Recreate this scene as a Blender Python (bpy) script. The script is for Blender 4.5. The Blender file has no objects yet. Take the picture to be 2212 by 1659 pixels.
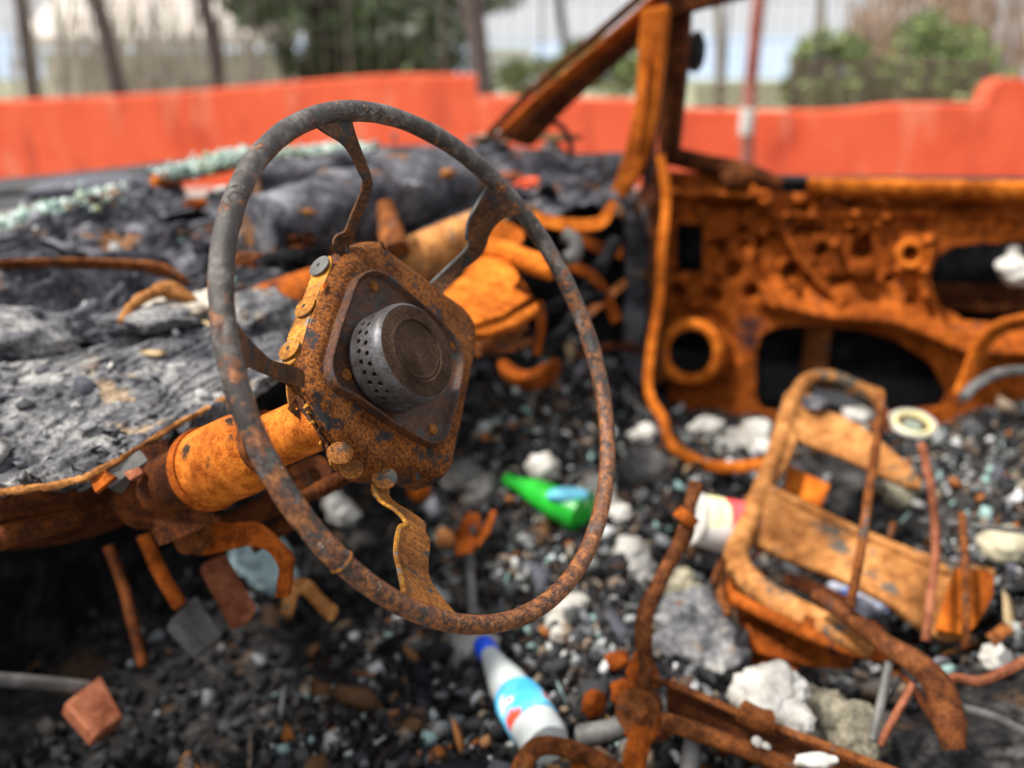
import bpy, bmesh, math, random
import numpy as np
from mathutils import Vector, Matrix

# ------------------------------------------------------------------ camera, world, sun, exposure
scene = bpy.context.scene
COL = scene.collection
F_PX, W_PX, H_PX, PITCH, CAM_Z = 950.0, 1024, 768, math.radians(19.0), 1.2
FAR_FOCUS = 0.665
cd = bpy.data.cameras.new('camera')
cam = bpy.data.objects.new('camera', cd)
COL.objects.link(cam)
cam.location = (0, 0, CAM_Z)
cam.rotation_euler = (math.radians(90) - PITCH, 0, 0)
cd.sensor_width = 36.0
cd.lens = F_PX * 36.0 / W_PX
cd.clip_start, cd.clip_end = 0.05, 2000
cd.dof.use_dof = True
cd.dof.focus_distance = FAR_FOCUS
cd.dof.aperture_fstop = 3.1
cd.dof.aperture_blades = 0
scene.camera = cam

SUN_AZ, SUN_EL = math.radians(-108), math.radians(57)      # azimuth from +Y, positive to +X
w = bpy.data.worlds.new('World')
scene.world = w
w.use_nodes = True
nt = w.node_tree
nt.nodes.clear()
out = nt.nodes.new('ShaderNodeOutputWorld')
bg = nt.nodes.new('ShaderNodeBackground')
sky = nt.nodes.new('ShaderNodeTexSky')
sky.sky_type = 'NISHITA'
sky.sun_disc = False
sky.sun_elevation = SUN_EL
sky.sun_rotation = SUN_AZ
sky.air_density = 1.0
sky.dust_density = 6.0
sky.ozone_density = 1.0
hsv = nt.nodes.new('ShaderNodeHueSaturation')      # thin cloud veil takes most of the blue out of the sky
hsv.inputs['Saturation'].default_value = 0.35
nt.links.new(sky.outputs[0], hsv.inputs['Color'])
cl = nt.nodes.new('ShaderNodeMix'); cl.data_type = 'RGBA'; cl.inputs[0].default_value = .6    # even bright cloud veil
cl.inputs[7].default_value = (11.5, 11.7, 12.0, 1)
nt.links.new(hsv.outputs[0], cl.inputs[6])
nt.links.new(cl.outputs[2], bg.inputs['Color'])
bg.inputs['Strength'].default_value = 0.082
nt.links.new(bg.outputs[0], out.inputs['Surface'])
sl = bpy.data.lights.new('sun', 'SUN')
sl.energy = 5.0
sl.angle = math.radians(6)
sl.color = (1.0, 0.95, 0.87)
sun = bpy.data.objects.new('sun', sl)
COL.objects.link(sun)
sd = Vector((math.sin(SUN_AZ) * math.cos(SUN_EL), math.cos(SUN_AZ) * math.cos(SUN_EL), math.sin(SUN_EL)))
sun.rotation_euler = sd.to_track_quat('Z', 'Y').to_euler()
scene.view_settings.view_transform = 'Standard'
scene.view_settings.look = 'None'
scene.view_settings.exposure = 0.5
scene.view_settings.gamma = 1.0
scene.view_settings.use_curve_mapping = False
scene.cycles.max_bounces = 6
scene.cycles.use_denoising = True

# ------------------------------------------------------------------ measuring helpers
# photograph coordinates are given in a 2212 x 1659 frame; a point gets its own depth or plane
S = 1024.0 / 2212.0
CP, SP = math.cos(PITCH), math.sin(PITCH)
def c2w(x, y, z):
    return Vector((x, z * CP - y * SP, CAM_Z - z * SP - y * CP))
def ray(px, py):
    return c2w((px * S - 512) / F_PX, (py * S - 384) / F_PX, 1.0) - Vector((0, 0, CAM_Z))
CAM = Vector((0, 0, CAM_Z))
def D(px, py, d): return CAM + ray(px, py) * d
def plane(px, py, n, k):
    r = ray(px, py)
    return CAM + r * ((k - n.dot(CAM)) / n.dot(r))
YAW = math.radians(20)
REAR = Vector((math.cos(YAW), -math.sin(YAW), 0))
LAT = Vector((math.sin(YAW), math.cos(YAW), 0))
UP = Vector((0, 0, 1))
def L(px, py, lat): return plane(px, py, LAT, lat)       # on a vertical plane along the car
def Fl(px, py, z): return plane(px, py, UP, z)           # on a level plane

# ------------------------------------------------------------------ noise
def _hash(ix, iy, iz, seed):
    h = (ix.astype(np.int64) * 374761393 + iy.astype(np.int64) * 668265263 + iz.astype(np.int64) * 2147483647 + seed * 1274126177) & 0xFFFFFFFF
    h = ((h ^ (h >> 13)) * 1274126177) & 0xFFFFFFFF
    h = h ^ (h >> 16)
    return (h & 0xFFFFFF) / float(0xFFFFFF)
def vnoise(p, seed=0):
    p = np.asarray(p, float)
    i = np.floor(p); f = p - i; f = f * f * (3 - 2 * f)
    r = 0
    for dx in (0, 1):
        for dy in (0, 1):
            for dz in (0, 1):
                wgt = (f[:, 0] if dx else 1 - f[:, 0]) * (f[:, 1] if dy else 1 - f[:, 1]) * (f[:, 2] if dz else 1 - f[:, 2])
                r = r + wgt * _hash(i[:, 0] + dx, i[:, 1] + dy, i[:, 2] + dz, seed)
    return r * 2 - 1
def fbm(p, scale=1.0, octv=4, seed=0, ridge=False):
    p = np.asarray(p, float) * scale
    a, r, s = 1.0, 0, 0
    for k in range(octv):
        n = vnoise(p, seed + k)
        if ridge: n = .55 - 2 * np.abs(n)
        r = r + a * n; s += a; a *= .5; p = p * 2.03 + 7.1
    return r / s

# ------------------------------------------------------------------ object helpers
WL = {}
def tag(o, label=None, cat=None, group=None, kind=None):
    if label: o['label'] = label
    if cat: o['category'] = cat
    if group: o['group'] = group
    if kind: o['kind'] = kind
    return o
def place(o, loc, parent):
    loc = Vector(loc); WL[o.name] = loc.copy()
    if parent:
        o.parent = parent; o.location = loc - WL[parent.name]
    else: o.location = loc
def empty(name, loc, parent=None, label=None, cat=None, group=None):
    o = bpy.data.objects.new(name, None); COL.objects.link(o); o.empty_display_size = .05
    place(o, loc, parent)
    return tag(o, label, cat, group)
def mesh(name, V, Fc, mat, parent=None, smooth=True, bevel=0, solid=0, sharp=None):
    V = np.array([tuple(v) for v in V], float) if not isinstance(V, np.ndarray) else V
    mn, mx = V.min(0), V.max(0)
    base = Vector(((mn[0] + mx[0]) / 2, (mn[1] + mx[1]) / 2, mn[2]))
    V = V - np.array(base)
    me = bpy.data.meshes.new(name)
    me.from_pydata(V.tolist(), [], [tuple(int(i) for i in f) for f in Fc])
    me.update()
    o = bpy.data.objects.new(name, me); COL.objects.link(o)
    if mat: me.materials.append(mat)
    bm = bmesh.new(); bm.from_mesh(me); bmesh.ops.recalc_face_normals(bm, faces=bm.faces); bm.to_mesh(me); bm.free()
    if smooth:
        for p in me.polygons: p.use_smooth = True
        try: me.set_sharp_from_angle(angle=math.radians(sharp or 42))
        except Exception: pass
    if solid:
        m = o.modifiers.new('t', 'SOLIDIFY'); m.thickness = solid; m.offset = -1
    if bevel:
        m = o.modifiers.new('b', 'BEVEL'); m.width = bevel; m.segments = 2; m.limit_method = 'ANGLE'; m.angle_limit = math.radians(40)
    place(o, base, parent)
    return o
class MB:                                              # collects several shapes into one mesh
    def __init__(s): s.V, s.F = [], []
    def add(s, V, Fc):
        k = len(s.V); s.V += [Vector(v) for v in V]; s.F += [tuple(i + k for i in f) for f in Fc]; return s
    def build(s, name, mat, parent=None, **kw): return mesh(name, s.V, s.F, mat, parent, **kw)
def resample(P, n, closed=False):
    P = [Vector(p) for p in P]; m = len(P); outp = []
    segs = m if closed else m - 1
    for k in range(segs):
        p0 = P[(k - 1) % m] if closed or k > 0 else P[0] * 2 - P[1]
        p1, p2 = P[k], P[(k + 1) % m]
        p3 = P[(k + 2) % m] if closed or k + 2 < m else P[-1] * 2 - P[-2]
        for j in range(n):
            t = j / n
            outp.append(0.5 * ((2 * p1) + (p2 - p0) * t + (2 * p0 - 5 * p1 + 4 * p2 - p3) * t * t + (3 * p1 - p0 - 3 * p2 + p3) * t ** 3))
    if not closed: outp.append(P[-1].copy())
    return outp
def tube_geo(P, R, seg=10, n=1, closed=False, flat=1.0, flatdir=None, rough=0, seed=0, cap=True):
    R = R if isinstance(R, (list, tuple)) else [R] * len(P)
    if n > 1:
        P4 = resample([tuple(p) for p in P], n, closed)
        k = len(R); R2 = []
        for i in range(len(P4)):
            t = i / n; a = int(t) % k; b = (a + 1) % k if closed else min(a + 1, k - 1); R2.append(R[a] + (R[b] - R[a]) * (t - int(t)))
        P, R = P4, R2
    P = [Vector(p) for p in P]; m = len(P); V, Fc = [], []
    up = flatdir.normalized() if flatdir else None
    prev = None
    for i in range(m):
        a = P[(i - 1) % m] if (closed or i > 0) else P[i]
        b = P[(i + 1) % m] if (closed or i < m - 1) else P[i]
        t = (b - a).normalized()
        if up is not None: u = (up - t * up.dot(t)).normalized()
        elif prev is None: u = t.orthogonal().normalized()
        else: u = (prev - t * prev.dot(t)).normalized()
        prev = u; v = t.cross(u)
        for k in range(seg):
            an = 2 * math.pi * k / seg
            V.append(P[i] + (u * math.cos(an) * flat + v * math.sin(an)) * R[i])
    for i in range(m if closed else m - 1):
        j = (i + 1) % m
        for k in range(seg):
            l = (k + 1) % seg
            Fc.append((i * seg + k, i * seg + l, j * seg + l, j * seg + k))
    if not closed and cap:
        Fc.append(tuple(range(seg))); Fc.append(tuple((m - 1) * seg + k for k in range(seg)))
    if rough:
        A = np.array([tuple(v) for v in V]); nz = fbm(A, 1 / (R[0] * 2.2), 3, seed)
        V = [v + (v - P[i // seg]).normalized() * (nz[i] * rough) for i, v in enumerate(V)]
    return V, Fc
def tube(name, P, R, mat, parent=None, **kw):
    V, Fc = tube_geo(P, R, **kw)
    return mesh(name, V, Fc, mat, parent)
def extr_geo(P, d):
    n = len(P); V = [Vector(p) for p in P] + [Vector(p) + d for p in P]
    Fc = [tuple(range(n)), tuple(range(2 * n - 1, n - 1, -1))] + [(i, (i + 1) % n, (i + 1) % n + n, i + n) for i in range(n)]
    return V, Fc
def extr(name, P, d, mat, parent=None, bevel=.0008, **kw):
    V, Fc = extr_geo(P, Vector(d))
    return mesh(name, V, Fc, mat, parent, bevel=bevel, **kw)
def poly_normal(P):
    n = Vector((0, 0, 0))
    for i in range(len(P)): n += Vector(P[i]).cross(Vector(P[(i + 1) % len(P)]))
    n.normalize()
    c = sum((Vector(p) for p in P), Vector()) / len(P)
    return n if n.dot(CAM - c) > 0 else -n
def plate(name, P, th, mat, parent=None, **kw):          # flat sheet: outline towards the viewer, th thick behind it
    return extr(name, P, -poly_normal(P) * th, mat, parent, **kw)
def ribbon_geo(A, B, th, n=5):                            # bent metal strip between two edges
    A, B = resample(A, n), resample(B, n); m = min(len(A), len(B)); V, Fc = [], []
    for i in range(m):
        a, b = A[i], B[i]
        t = (A[min(i + 1, m - 1)] - A[max(i - 1, 0)] + B[min(i + 1, m - 1)] - B[max(i - 1, 0)])
        nn = t.cross(b - a).normalized()
        if nn.dot(CAM - a) < 0: nn = -nn
        V += [a, b, b - nn * th, a - nn * th]
    for i in range(m - 1):
        p, q = i * 4, i * 4 + 4
        for k in range(4): Fc.append((p + k, p + (k + 1) % 4, q + (k + 1) % 4, q + k))
    Fc += [(0, 1, 2, 3), tuple((m - 1) * 4 + k for k in range(4))]
    return V, Fc
def disc_geo(c, n, r, h, seg=20, dome=0):
    n = Vector(n).normalized(); u = n.orthogonal().normalized(); v = n.cross(u); V, Fc = [], []
    rings = [(r, 0), (r, h * .7), (r * .93, h), (r * .5, h + dome * .7), (r * .06, h + dome)]
    for rr, hh in rings:
        for k in range(seg):
            a = 2 * math.pi * k / seg; V.append(Vector(c) + (u * math.cos(a) + v * math.sin(a)) * rr + n * hh)
    for i in range(len(rings) - 1):
        for k in range(seg): Fc.append((i * seg + k, i * seg + (k + 1) % seg, (i + 1) * seg + (k + 1) % seg, (i + 1) * seg + k))
    Fc.append(tuple((len(rings) - 1) * seg + k for k in range(seg))); Fc.append(tuple(range(seg - 1, -1, -1)))
    return V, Fc
def revolve_geo(c, n, prof, seg=28, u=None, squash=1.0):
    n = Vector(n).normalized(); u = (u - n * u.dot(n)).normalized() if u else n.orthogonal().normalized(); v = n.cross(u); V, Fc = [], []
    for rr, hh in prof:
        for k in range(seg):
            a = 2 * math.pi * k / seg; V.append(Vector(c) + (u * math.cos(a) * squash + v * math.sin(a)) * max(rr, 1e-5) + n * hh)
    for i in range(len(prof) - 1):
        for k in range(seg): Fc.append((i * seg + k, i * seg + (k + 1) % seg, (i + 1) * seg + (k + 1) % seg, (i + 1) * seg + k))
    Fc.append(tuple(range(seg))); Fc.append(tuple((len(prof) - 1) * seg + k for k in range(seg)))
    return V, Fc
def lump_geo(c, size, seed=0, sub=3, amp=.35, fs=1.3, octv=3, ridge=False):
    bm = bmesh.new(); bmesh.ops.create_icosphere(bm, subdivisions=sub, radius=1)
    A = np.array([tuple(v.co) for v in bm.verts]); nz = fbm(A + seed * 3.7, fs, octv, seed, ridge)
    A = A * (1 + amp * nz)[:, None] * np.array(size) + np.array(c)
    Fc = [tuple(v.index for v in f.verts) for f in bm.faces]; bm.free()
    return [Vector(a) for a in A], Fc
def lump(name, c, size, mat, parent=None, rot=0, **kw):
    V, Fc = lump_geo((0, 0, 0), size, **kw); nz = fbm(np.array([tuple(v) for v in V]), 3.2 / max(size), 4, 3, True); V = [v * (1 + .3 * float(z_)) for v, z_ in zip(V, nz)]; M = Matrix.Rotation(rot, 3, 'Z'); c = Vector(c)
    return mesh(name, [M @ v + c for v in V], Fc, mat, parent, sharp=80)
def grid_pts(ctrl, nu, nv):                               # ctrl: rows of Vectors -> smooth resampled grid
    rows = [[tuple(p) for p in r] for r in ctrl]
    k = len(rows[0]); s = max(1, nu // (k - 1)); R = [resample(r, s) for r in rows]
    cols = [resample([R[j][i] for j in range(len(R))], max(1, nv // (len(rows) - 1))) for i in range(len(R[0]))]
    return np.array([[tuple(p) for p in c] for c in cols])         # [iu][iv][3]
def sheet(name, ctrl, mat, parent=None, nu=60, nv=30, amp=.01, fs=25, octv=4, seed=0, ridge=False, solid=0, fray=0, smooth=True, terrace=0, fold=0):
    G = grid_pts(ctrl, nu, nv); a, b, _ = G.shape
    P = G.reshape(-1, 3); N = np.array((0, -.25, 1.0)) / 1.03
    W = P + .04 * np.stack([fbm(P, 5, 2, seed + 21), fbm(P, 5, 2, seed + 22), fbm(P, 5, 2, seed + 23)], 1)
    if fold:
        dr = np.array((.5, .86, 0.)); W = W - dr[None] * ((W @ dr) * .72)[:, None]
    nz = fbm(W, fs, octv, seed, ridge)
    if fold: nz = nz + fold * (1 - 2 * np.abs(np.sin(W @ np.array((26., -15., 20.)) + 3 * fbm(W, 4, 2, seed + 31)))) * .5
    if terrace:
        q = (nz + fbm(P, fs * 3.1, 3, seed + 5) * .25) * terrace; f_ = q - np.floor(q); nz = nz * .25 + .75 * (np.floor(q) + f_ ** 7) / terrace
    P = P + N * (nz * amp)[:, None]
    if fray:
        j = np.arange(a * b) % b; edge = (j == 0)
        P[edge] += (np.array((.1, -.6, -1.0)) * (fray * vnoise(P[edge] * 60, seed + 9))[:, None])
    Fc = [(i * b + j, i * b + j + 1, (i + 1) * b + j + 1, (i + 1) * b + j) for i in range(a - 1) for j in range(b - 1)]
    return mesh(name, P, Fc, mat, parent, solid=solid, smooth=smooth, sharp=70), P.reshape(a, b, 3)

# template for chunks
_bm = bmesh.new(); bmesh.ops.create_icosphere(_bm, subdivisions=1, radius=1)
ICO_V = np.array([tuple(v.co) for v in _bm.verts]); ICO_F = np.array([[v.index for v in f.verts] for f in _bm.faces]); _bm.free()
def chunks(name, P, size, mat, parent=None, flat=(.35, 1), seed=0, align=False, thin=(.45, 1)):
    rng = np.random.default_rng(seed); n = len(P); P = np.asarray(P, float); size = np.asarray(size)
    q = rng.normal(size=(n, 4)); q /= np.linalg.norm(q, axis=1)[:, None]
    if align:
        a = rng.uniform(0, math.pi, n); tl = rng.normal(size=(n, 2)) * .22
        q = np.stack([np.cos(a / 2), tl[:, 0], tl[:, 1], np.sin(a / 2)], 1); q /= np.linalg.norm(q, axis=1)[:, None]
    ww, x, y, z = q.T
    R = np.stack([1 - 2 * (y * y + z * z), 2 * (x * y - z * ww), 2 * (x * z + y * ww), 2 * (x * y + z * ww), 1 - 2 * (x * x + z * z), 2 * (y * z - x * ww),
                  2 * (x * z - y * ww), 2 * (y * z + x * ww), 1 - 2 * (x * x + y * y)], 1).reshape(n, 3, 3)
    sc = np.stack([rng.uniform(.55, 1.3, n), rng.uniform(*thin, n), rng.uniform(flat[0], flat[1], n)], 1) * size[:, None]
    T = ICO_V[None] * rng.uniform(.35, 1.45, (n, 12, 1))
    V = np.einsum('nij,nvj->nvi', R, T * sc[:, None, :]) + P[:, None, :]
    Fc = (ICO_F[None] + (np.arange(n) * 12)[:, None, None]).reshape(-1, 3)
    V = V.reshape(-1, 3); base = P.mean(0)
    me = bpy.data.meshes.new(name)
    me.vertices.add(len(V)); me.vertices.foreach_set('co', (V - base).ravel())
    me.loops.add(len(Fc) * 3); me.loops.foreach_set('vertex_index', Fc.ravel().astype(np.int32))
    me.polygons.add(len(Fc)); me.polygons.foreach_set('loop_start', np.arange(0, len(Fc) * 3, 3, dtype=np.int32))
    me.polygons.foreach_set('loop_total', np.full(len(Fc), 3, dtype=np.int32))
    me.update(calc_edges=True); me.validate()
    me.materials.append(mat)
    o = bpy.data.objects.new(name, me); COL.objects.link(o); place(o, Vector(base), parent)
    return o

# ------------------------------------------------------------------ materials
def new_mat(name):
    m = bpy.data.materials.new(name); m.use_nodes = True; t = m.node_tree
    return m, t, t.nodes['Principled BSDF']
def noise(t, vec, scale, det=6, rough=.6, dist=0):
    n = t.nodes.new('ShaderNodeTexNoise'); n.inputs['Scale'].default_value = scale; n.inputs['Detail'].default_value = det
    n.inputs['Roughness'].default_value = rough; n.inputs['Distortion'].default_value = dist
    t.links.new(vec, n.inputs['Vector']); return n.outputs['Fac']
def ramp(t, fac, stops, interp='LINEAR'):
    r = t.nodes.new('ShaderNodeValToRGB'); cr = r.color_ramp; cr.interpolation = interp
    while len(cr.elements) < len(stops): cr.elements.new(.5)
    for e, (p, c) in zip(cr.elements, stops):
        e.position = p; e.color = (*c, 1) if len(c) == 3 else c
    t.links.new(fac, r.inputs['Fac']); return r.outputs['Color']
def mix(t, fac, a, b):
    m = t.nodes.new('ShaderNodeMix'); m.data_type = 'RGBA'
    for k, v in ((0, fac), (6, a), (7, b)):
        if hasattr(v, 'is_linked') or hasattr(v, 'links'): t.links.new(v, m.inputs[k])
        else: m.inputs[k].default_value = v if k == 0 else (*v, 1)
    return m.outputs[2]
def bump(t, bsdf, fac, strength, dist, prev=None):
    b = t.nodes.new('ShaderNodeBump'); b.inputs['Strength'].default_value = strength; b.inputs['Distance'].default_value = dist
    t.links.new(fac, b.inputs['Height'])
    if prev: t.links.new(prev, b.inputs['Normal'])
    t.links.new(b.outputs[0], bsdf.inputs['Normal']); return b.outputs[0]
def mask(t, vec, scale, lo, hi, **kw):
    r = ramp(t, noise(t, vec, scale, **kw), [(lo, (0, 0, 0)), (hi, (1, 1, 1))]); return r
def pos(t):
    return t.nodes.new('ShaderNodeNewGeometry').outputs['Position']
def rust(name, dark=(.035, .015, .008), mid=(.22, .07, .015), hi=(.5, .19, .03), ash=(.2, .2, .21), ash_amt=.0, sc=1.0, rough=.78, metal=0.0, bs=.5, bd=.0008, ash_sc=28, fine=1.0, spec=.08):
    m, t, b = new_mat(name); p = pos(t)
    n1 = noise(t, p, 60 * sc, 8, .68); n2 = noise(t, p, 420 * sc * fine, 6, .75)
    mx = t.nodes.new('ShaderNodeMath'); mx.operation = 'MULTIPLY_ADD'; mx.inputs[1].default_value = .55
    t.links.new(n2, mx.inputs[0])
    ms = t.nodes.new('ShaderNodeMath'); ms.operation = 'MULTIPLY'; ms.inputs[1].default_value = .55; t.links.new(n1, ms.inputs[0]); t.links.new(ms.outputs[0], mx.inputs[2])
    c = ramp(t, mx.outputs[0], [(.38, dark), (.5, mid), (.62, tuple(x * .75 + y * .25 for x, y in zip(hi, mid))), (.74, hi)])
    if ash_amt > 0:
        k = mask(t, p, ash_sc, 1 - ash_amt - .03, 1 - ash_amt + .03, det=9, rough=.72)
        c2 = ramp(t, n2, [(.35, tuple(x * .35 for x in ash)), (.7, ash)])
        c = mix(t, k, c, c2)
    big = ramp(t, noise(t, p, 9 * sc if sc < 1.5 else 26, 6, .65), [(.34, (.3, .24, .2)), (.5, (.85, .82, .8)), (.66, (1.35, 1.4, 1.5))])
    mu = t.nodes.new('ShaderNodeMix'); mu.data_type = 'RGBA'; mu.blend_type = 'MULTIPLY'; mu.inputs[0].default_value = .85
    t.links.new(c, mu.inputs[6]); t.links.new(big, mu.inputs[7]); c = mu.outputs[2]
    t.links.new(c, b.inputs['Base Color'])
    b.inputs['Roughness'].default_value = rough; b.inputs['Metallic'].default_value = metal
    b.inputs['Specular IOR Level'].default_value = spec
    bump(t, b, n1, bs * .6, bd * 3, bump(t, b, n2, bs, bd))
    return m
def plain(name, col, col2=None, sc=40, rough=.8, bs=.3, bd=.001, **kw):
    m, t, b = new_mat(name); p = pos(t); n = noise(t, p, sc, 7, .7)
    c = ramp(t, n, [(.35, col), (.65, col2 or tuple(x * .75 for x in col))])
    t.links.new(c, b.inputs['Base Color']); b.inputs['Roughness'].default_value = rough
    b.inputs['Specular IOR Level'].default_value = kw.get('spec', .35)
    if bs: bump(t, b, n, bs, bd)
    return m, t, b
def island(name, stops, rough=.85, sc=300, spec=.3):
    m, t, b = new_mat(name); g = t.nodes.new('ShaderNodeNewGeometry')
    c = ramp(t, g.outputs['Random Per Island'], stops, 'CONSTANT')
    n = noise(t, g.outputs['Position'], sc, 5, .7); k = ramp(t, n, [(.3, (.45, .45, .45)), (.7, (1.3, 1.3, 1.3))])
    mm = t.nodes.new('ShaderNodeMix'); mm.data_type = 'RGBA'; mm.blend_type = 'MULTIPLY'; mm.inputs[0].default_value = 1
    t.links.new(c, mm.inputs[6]); t.links.new(k, mm.inputs[7]); t.links.new(mm.outputs[2], b.inputs['Base Color'])
    b.inputs['Roughness'].default_value = rough; b.inputs['Specular IOR Level'].default_value = spec; bump(t, b, n, .5, .001)
    return m

M = {}
M['hub'] = rust('rust_pitted_hub', (.006, .004, .003), (.065, .02, .005), (.46, .15, .025), (.05, .052, .058), .43, sc=6.5, rough=.66, bs=1, bd=.0008, ash_sc=55, spec=.15)
M['hub_edge'] = rust('rust_gold', (.06, .022, .008), (.38, .13, .014), (.75, .38, .05), (.4, .4, .38), .42, sc=4.5, rough=.68, bs=1, bd=.0006, ash_sc=90, spec=.25)
M['tray'] = rust('rust_black_tray', (.006, .004, .003), (.03, .013, .007), (.18, .06, .018), (.07, .07, .078), .44, sc=6.0, rough=.5, bs=.8, bd=.0004, ash_sc=60, spec=.35)
M['drum'] = rust('sooty_drum', (.02, .018, .018), (.05, .045, .046), (.13, .12, .125), (.16, .165, .185), .46, sc=7.0, rough=.4, metal=.35, bs=.5, bd=.0003, ash_sc=70, spec=.5)
M['drum_face'] = rust('sooty_face', (.014, .009, .007), (.042, .024, .016), (.1, .06, .038), (.06, .05, .046), .36, sc=8.0, rough=.7, bs=.7, bd=.0003, ash_sc=60, spec=.08)
M['drum_disc'] = rust('sooty_disc', (.02, .012, .008), (.045, .028, .019), (.1, .06, .036), sc=8.0, rough=.65, bs=.5, bd=.0002, spec=.08)
M['spoke'] = rust('rust_spoke', (.01, .007, .006), (.035, .018, .01), (.22, .08, .02), (.045, .045, .05), .46, sc=4.5, rough=.58, bs=.8, bd=.0006, ash_sc=40, spec=.3)
M['spoke_low'] = rust('rust_spoke_orange', (.03, .014, .007), (.2, .068, .014), (.52, .21, .04), (.09, .1, .1), .42, sc=6, rough=.7, bs=1, bd=.0006, ash_sc=50, spec=.2)
M['iron_dark'] = rust('rust_dark_brown', (.008, .004, .003), (.035, .011, .005), (.14, .04, .008), sc=.9, rough=.85)
M['iron'] = rust('rust_brown', (.014, .007, .004), (.085, .027, .009), (.3, .1, .026), (.12, .105, .095), .4, sc=1.2, rough=.8)
M['orange'] = rust('rust_orange', (.07, .015, .003), (.38, .084, .007), (.72, .215, .024), (.34, .25, .16), .3, sc=.8, rough=.8, bs=.5, ash_sc=14)
M['orange_deep'] = rust('rust_orange_deep', (.02, .006, .002), (.175, .039, .005), (.47, .115, .013), (.07, .03, .03), .38, sc=.9, rough=.82, bs=.5, ash_sc=8)
M['seat'] = rust('rust_seat', (.045, .02, .01), (.25, .095, .026), (.55, .26, .085), (.14, .13, .11), .42, sc=.8, rough=.78, bs=.4, ash_sc=11)
M['iron_dark2'] = rust('rust_umber', (.012, .006, .004), (.06, .019, .008), (.22, .075, .022), (.06, .05, .045), .35, sc=1.2, rough=.8)
M['column'] = rust('rust_column', (.05, .014, .004), (.36, .085, .008), (.7, .22, .03), (.05, .03, .022), .4, sc=1.6, rough=.75, bs=.8, ash_sc=24)
M['pink'] = rust('rust_pinkish', (.05, .018, .01), (.18, .055, .028), (.38, .15, .08), sc=.9)

def rim_mat():
    m, t, b = new_mat('charred_rim'); p = pos(t)
    g = t.nodes.new('ShaderNodeNewGeometry')
    n1 = noise(t, p, 70, 9, .7); n2 = noise(t, p, 600, 5, .7)
    grey = ramp(t, noise(t, p, 48, 9, .75), [(.33, (.012, .009, .008)), (.5, (.042, .034, .03)), (.66, (.17, .15, .14))])
    ora = ramp(t, noise(t, p, 160, 9, .8), [(.38, (.012, .008, .008)), (.47, (.1, .035, .014)), (.56, (.26, .09, .022)), (.7, (.48, .2, .06))])
    # more rust low down on the rim, cleaner grey on top: weathering by height
    sx = t.nodes.new('ShaderNodeSeparateXYZ'); t.links.new(p, sx.inputs[0])
    mr = t.nodes.new('ShaderNodeMapRange'); mr.inputs[1].default_value = RIM_LO; mr.inputs[2].default_value = RIM_HI; mr.inputs[3].default_value = .15; mr.inputs[4].default_value = -.08
    t.links.new(sx.outputs['Z'], mr.inputs[0])
    ad = t.nodes.new('ShaderNodeMath'); t.links.new(n1, ad.inputs[0]); t.links.new(mr.outputs[0], ad.inputs[1])
    k = ramp(t, ad.outputs[0], [(.52, (0, 0, 0)), (.545, (1, 1, 1))])
    c = mix(t, k, grey, ora)
    v = t.nodes.new('ShaderNodeTexVoronoi'); v.feature = 'DISTANCE_TO_EDGE'; v.inputs['Scale'].default_value = 130
    dm = t.nodes.new('ShaderNodeMix'); dm.data_type = 'VECTOR'; dm.inputs[0].default_value = .02
    nn = t.nodes.new('ShaderNodeTexNoise'); nn.inputs['Scale'].default_value = 60; t.links.new(p, nn.inputs['Vector'])
    t.links.new(p, dm.inputs[4]); t.links.new(nn.outputs['Color'], dm.inputs[5]); t.links.new(dm.outputs[1], v.inputs['Vector'])
    cr = ramp(t, v.outputs['Distance'], [(.0, (1, 1, 1)), (.05, (0, 0, 0))])
    crk = t.nodes.new('ShaderNodeMath'); crk.operation = 'MULTIPLY'; t.links.new(cr, crk.inputs[0]); t.links.new(mask(t, p, 30, .5, .56), crk.inputs[1])
    c = mix(t, crk.outputs[0], c, (.07, .025, .012))
    t.links.new(c, b.inputs['Base Color']); b.inputs['Roughness'].default_value = .36; b.inputs['Specular IOR Level'].default_value = .5
    b1 = bump(t, b, n2, .8, .0007, bump(t, b, noise(t, p, 150, 6, .7), .5, .0012)); b2 = bump(t, b, k, .6, .0006, b1)
    bn = t.nodes.new('ShaderNodeBump'); bn.invert = True; bn.inputs['Strength'].default_value = 1; bn.inputs['Distance'].default_value = .0016
    t.links.new(crk.outputs[0], bn.inputs['Height']); t.links.new(b2, bn.inputs['Normal']); t.links.new(bn.outputs[0], b.inputs['Normal'])
    return m

def ash_mat(name, a, b_, c_, extra=(.35, .17, .07), ex=.62, sc=1.0):
    m, t, b = new_mat(name); p = pos(t)
    n1 = noise(t, p, 18 * sc, 9, .72); n2 = noise(t, p, 160 * sc, 7, .75)
    c = ramp(t, n1, [(.36, a), (.5, b_), (.66, c_)])
    c = mix(t, mask(t, p, 11 * sc, ex, ex + .05, det=7, rough=.7), c, extra)
    k = ramp(t, n2, [(.35, (.25, .25, .25)), (.6, (1, 1, 1))])
    mm = t.nodes.new('ShaderNodeMix'); mm.data_type = 'RGBA'; mm.blend_type = 'MULTIPLY'; mm.inputs[0].default_value = 1
    t.links.new(c, mm.inputs[6]); t.links.new(k, mm.inputs[7]); t.links.new(mm.outputs[2], b.inputs['Base Color'])
    b.inputs['Roughness'].default_value = .95; b.inputs['Specular IOR Level'].default_value = .08
    bump(t, b, n1, .8, .01, bump(t, b, n2, .9, .0025)); return m
M['ash'] = ash_mat('ash_grey', (.03, .03, .04), (.2, .2, .215), (.58, .565, .54), (.45, .33, .22), .58)
M['char'] = ash_mat('char_dark', (.02, .02, .026), (.12, .12, .14), (.36, .36, .39), (.34, .16, .07), .56)
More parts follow.
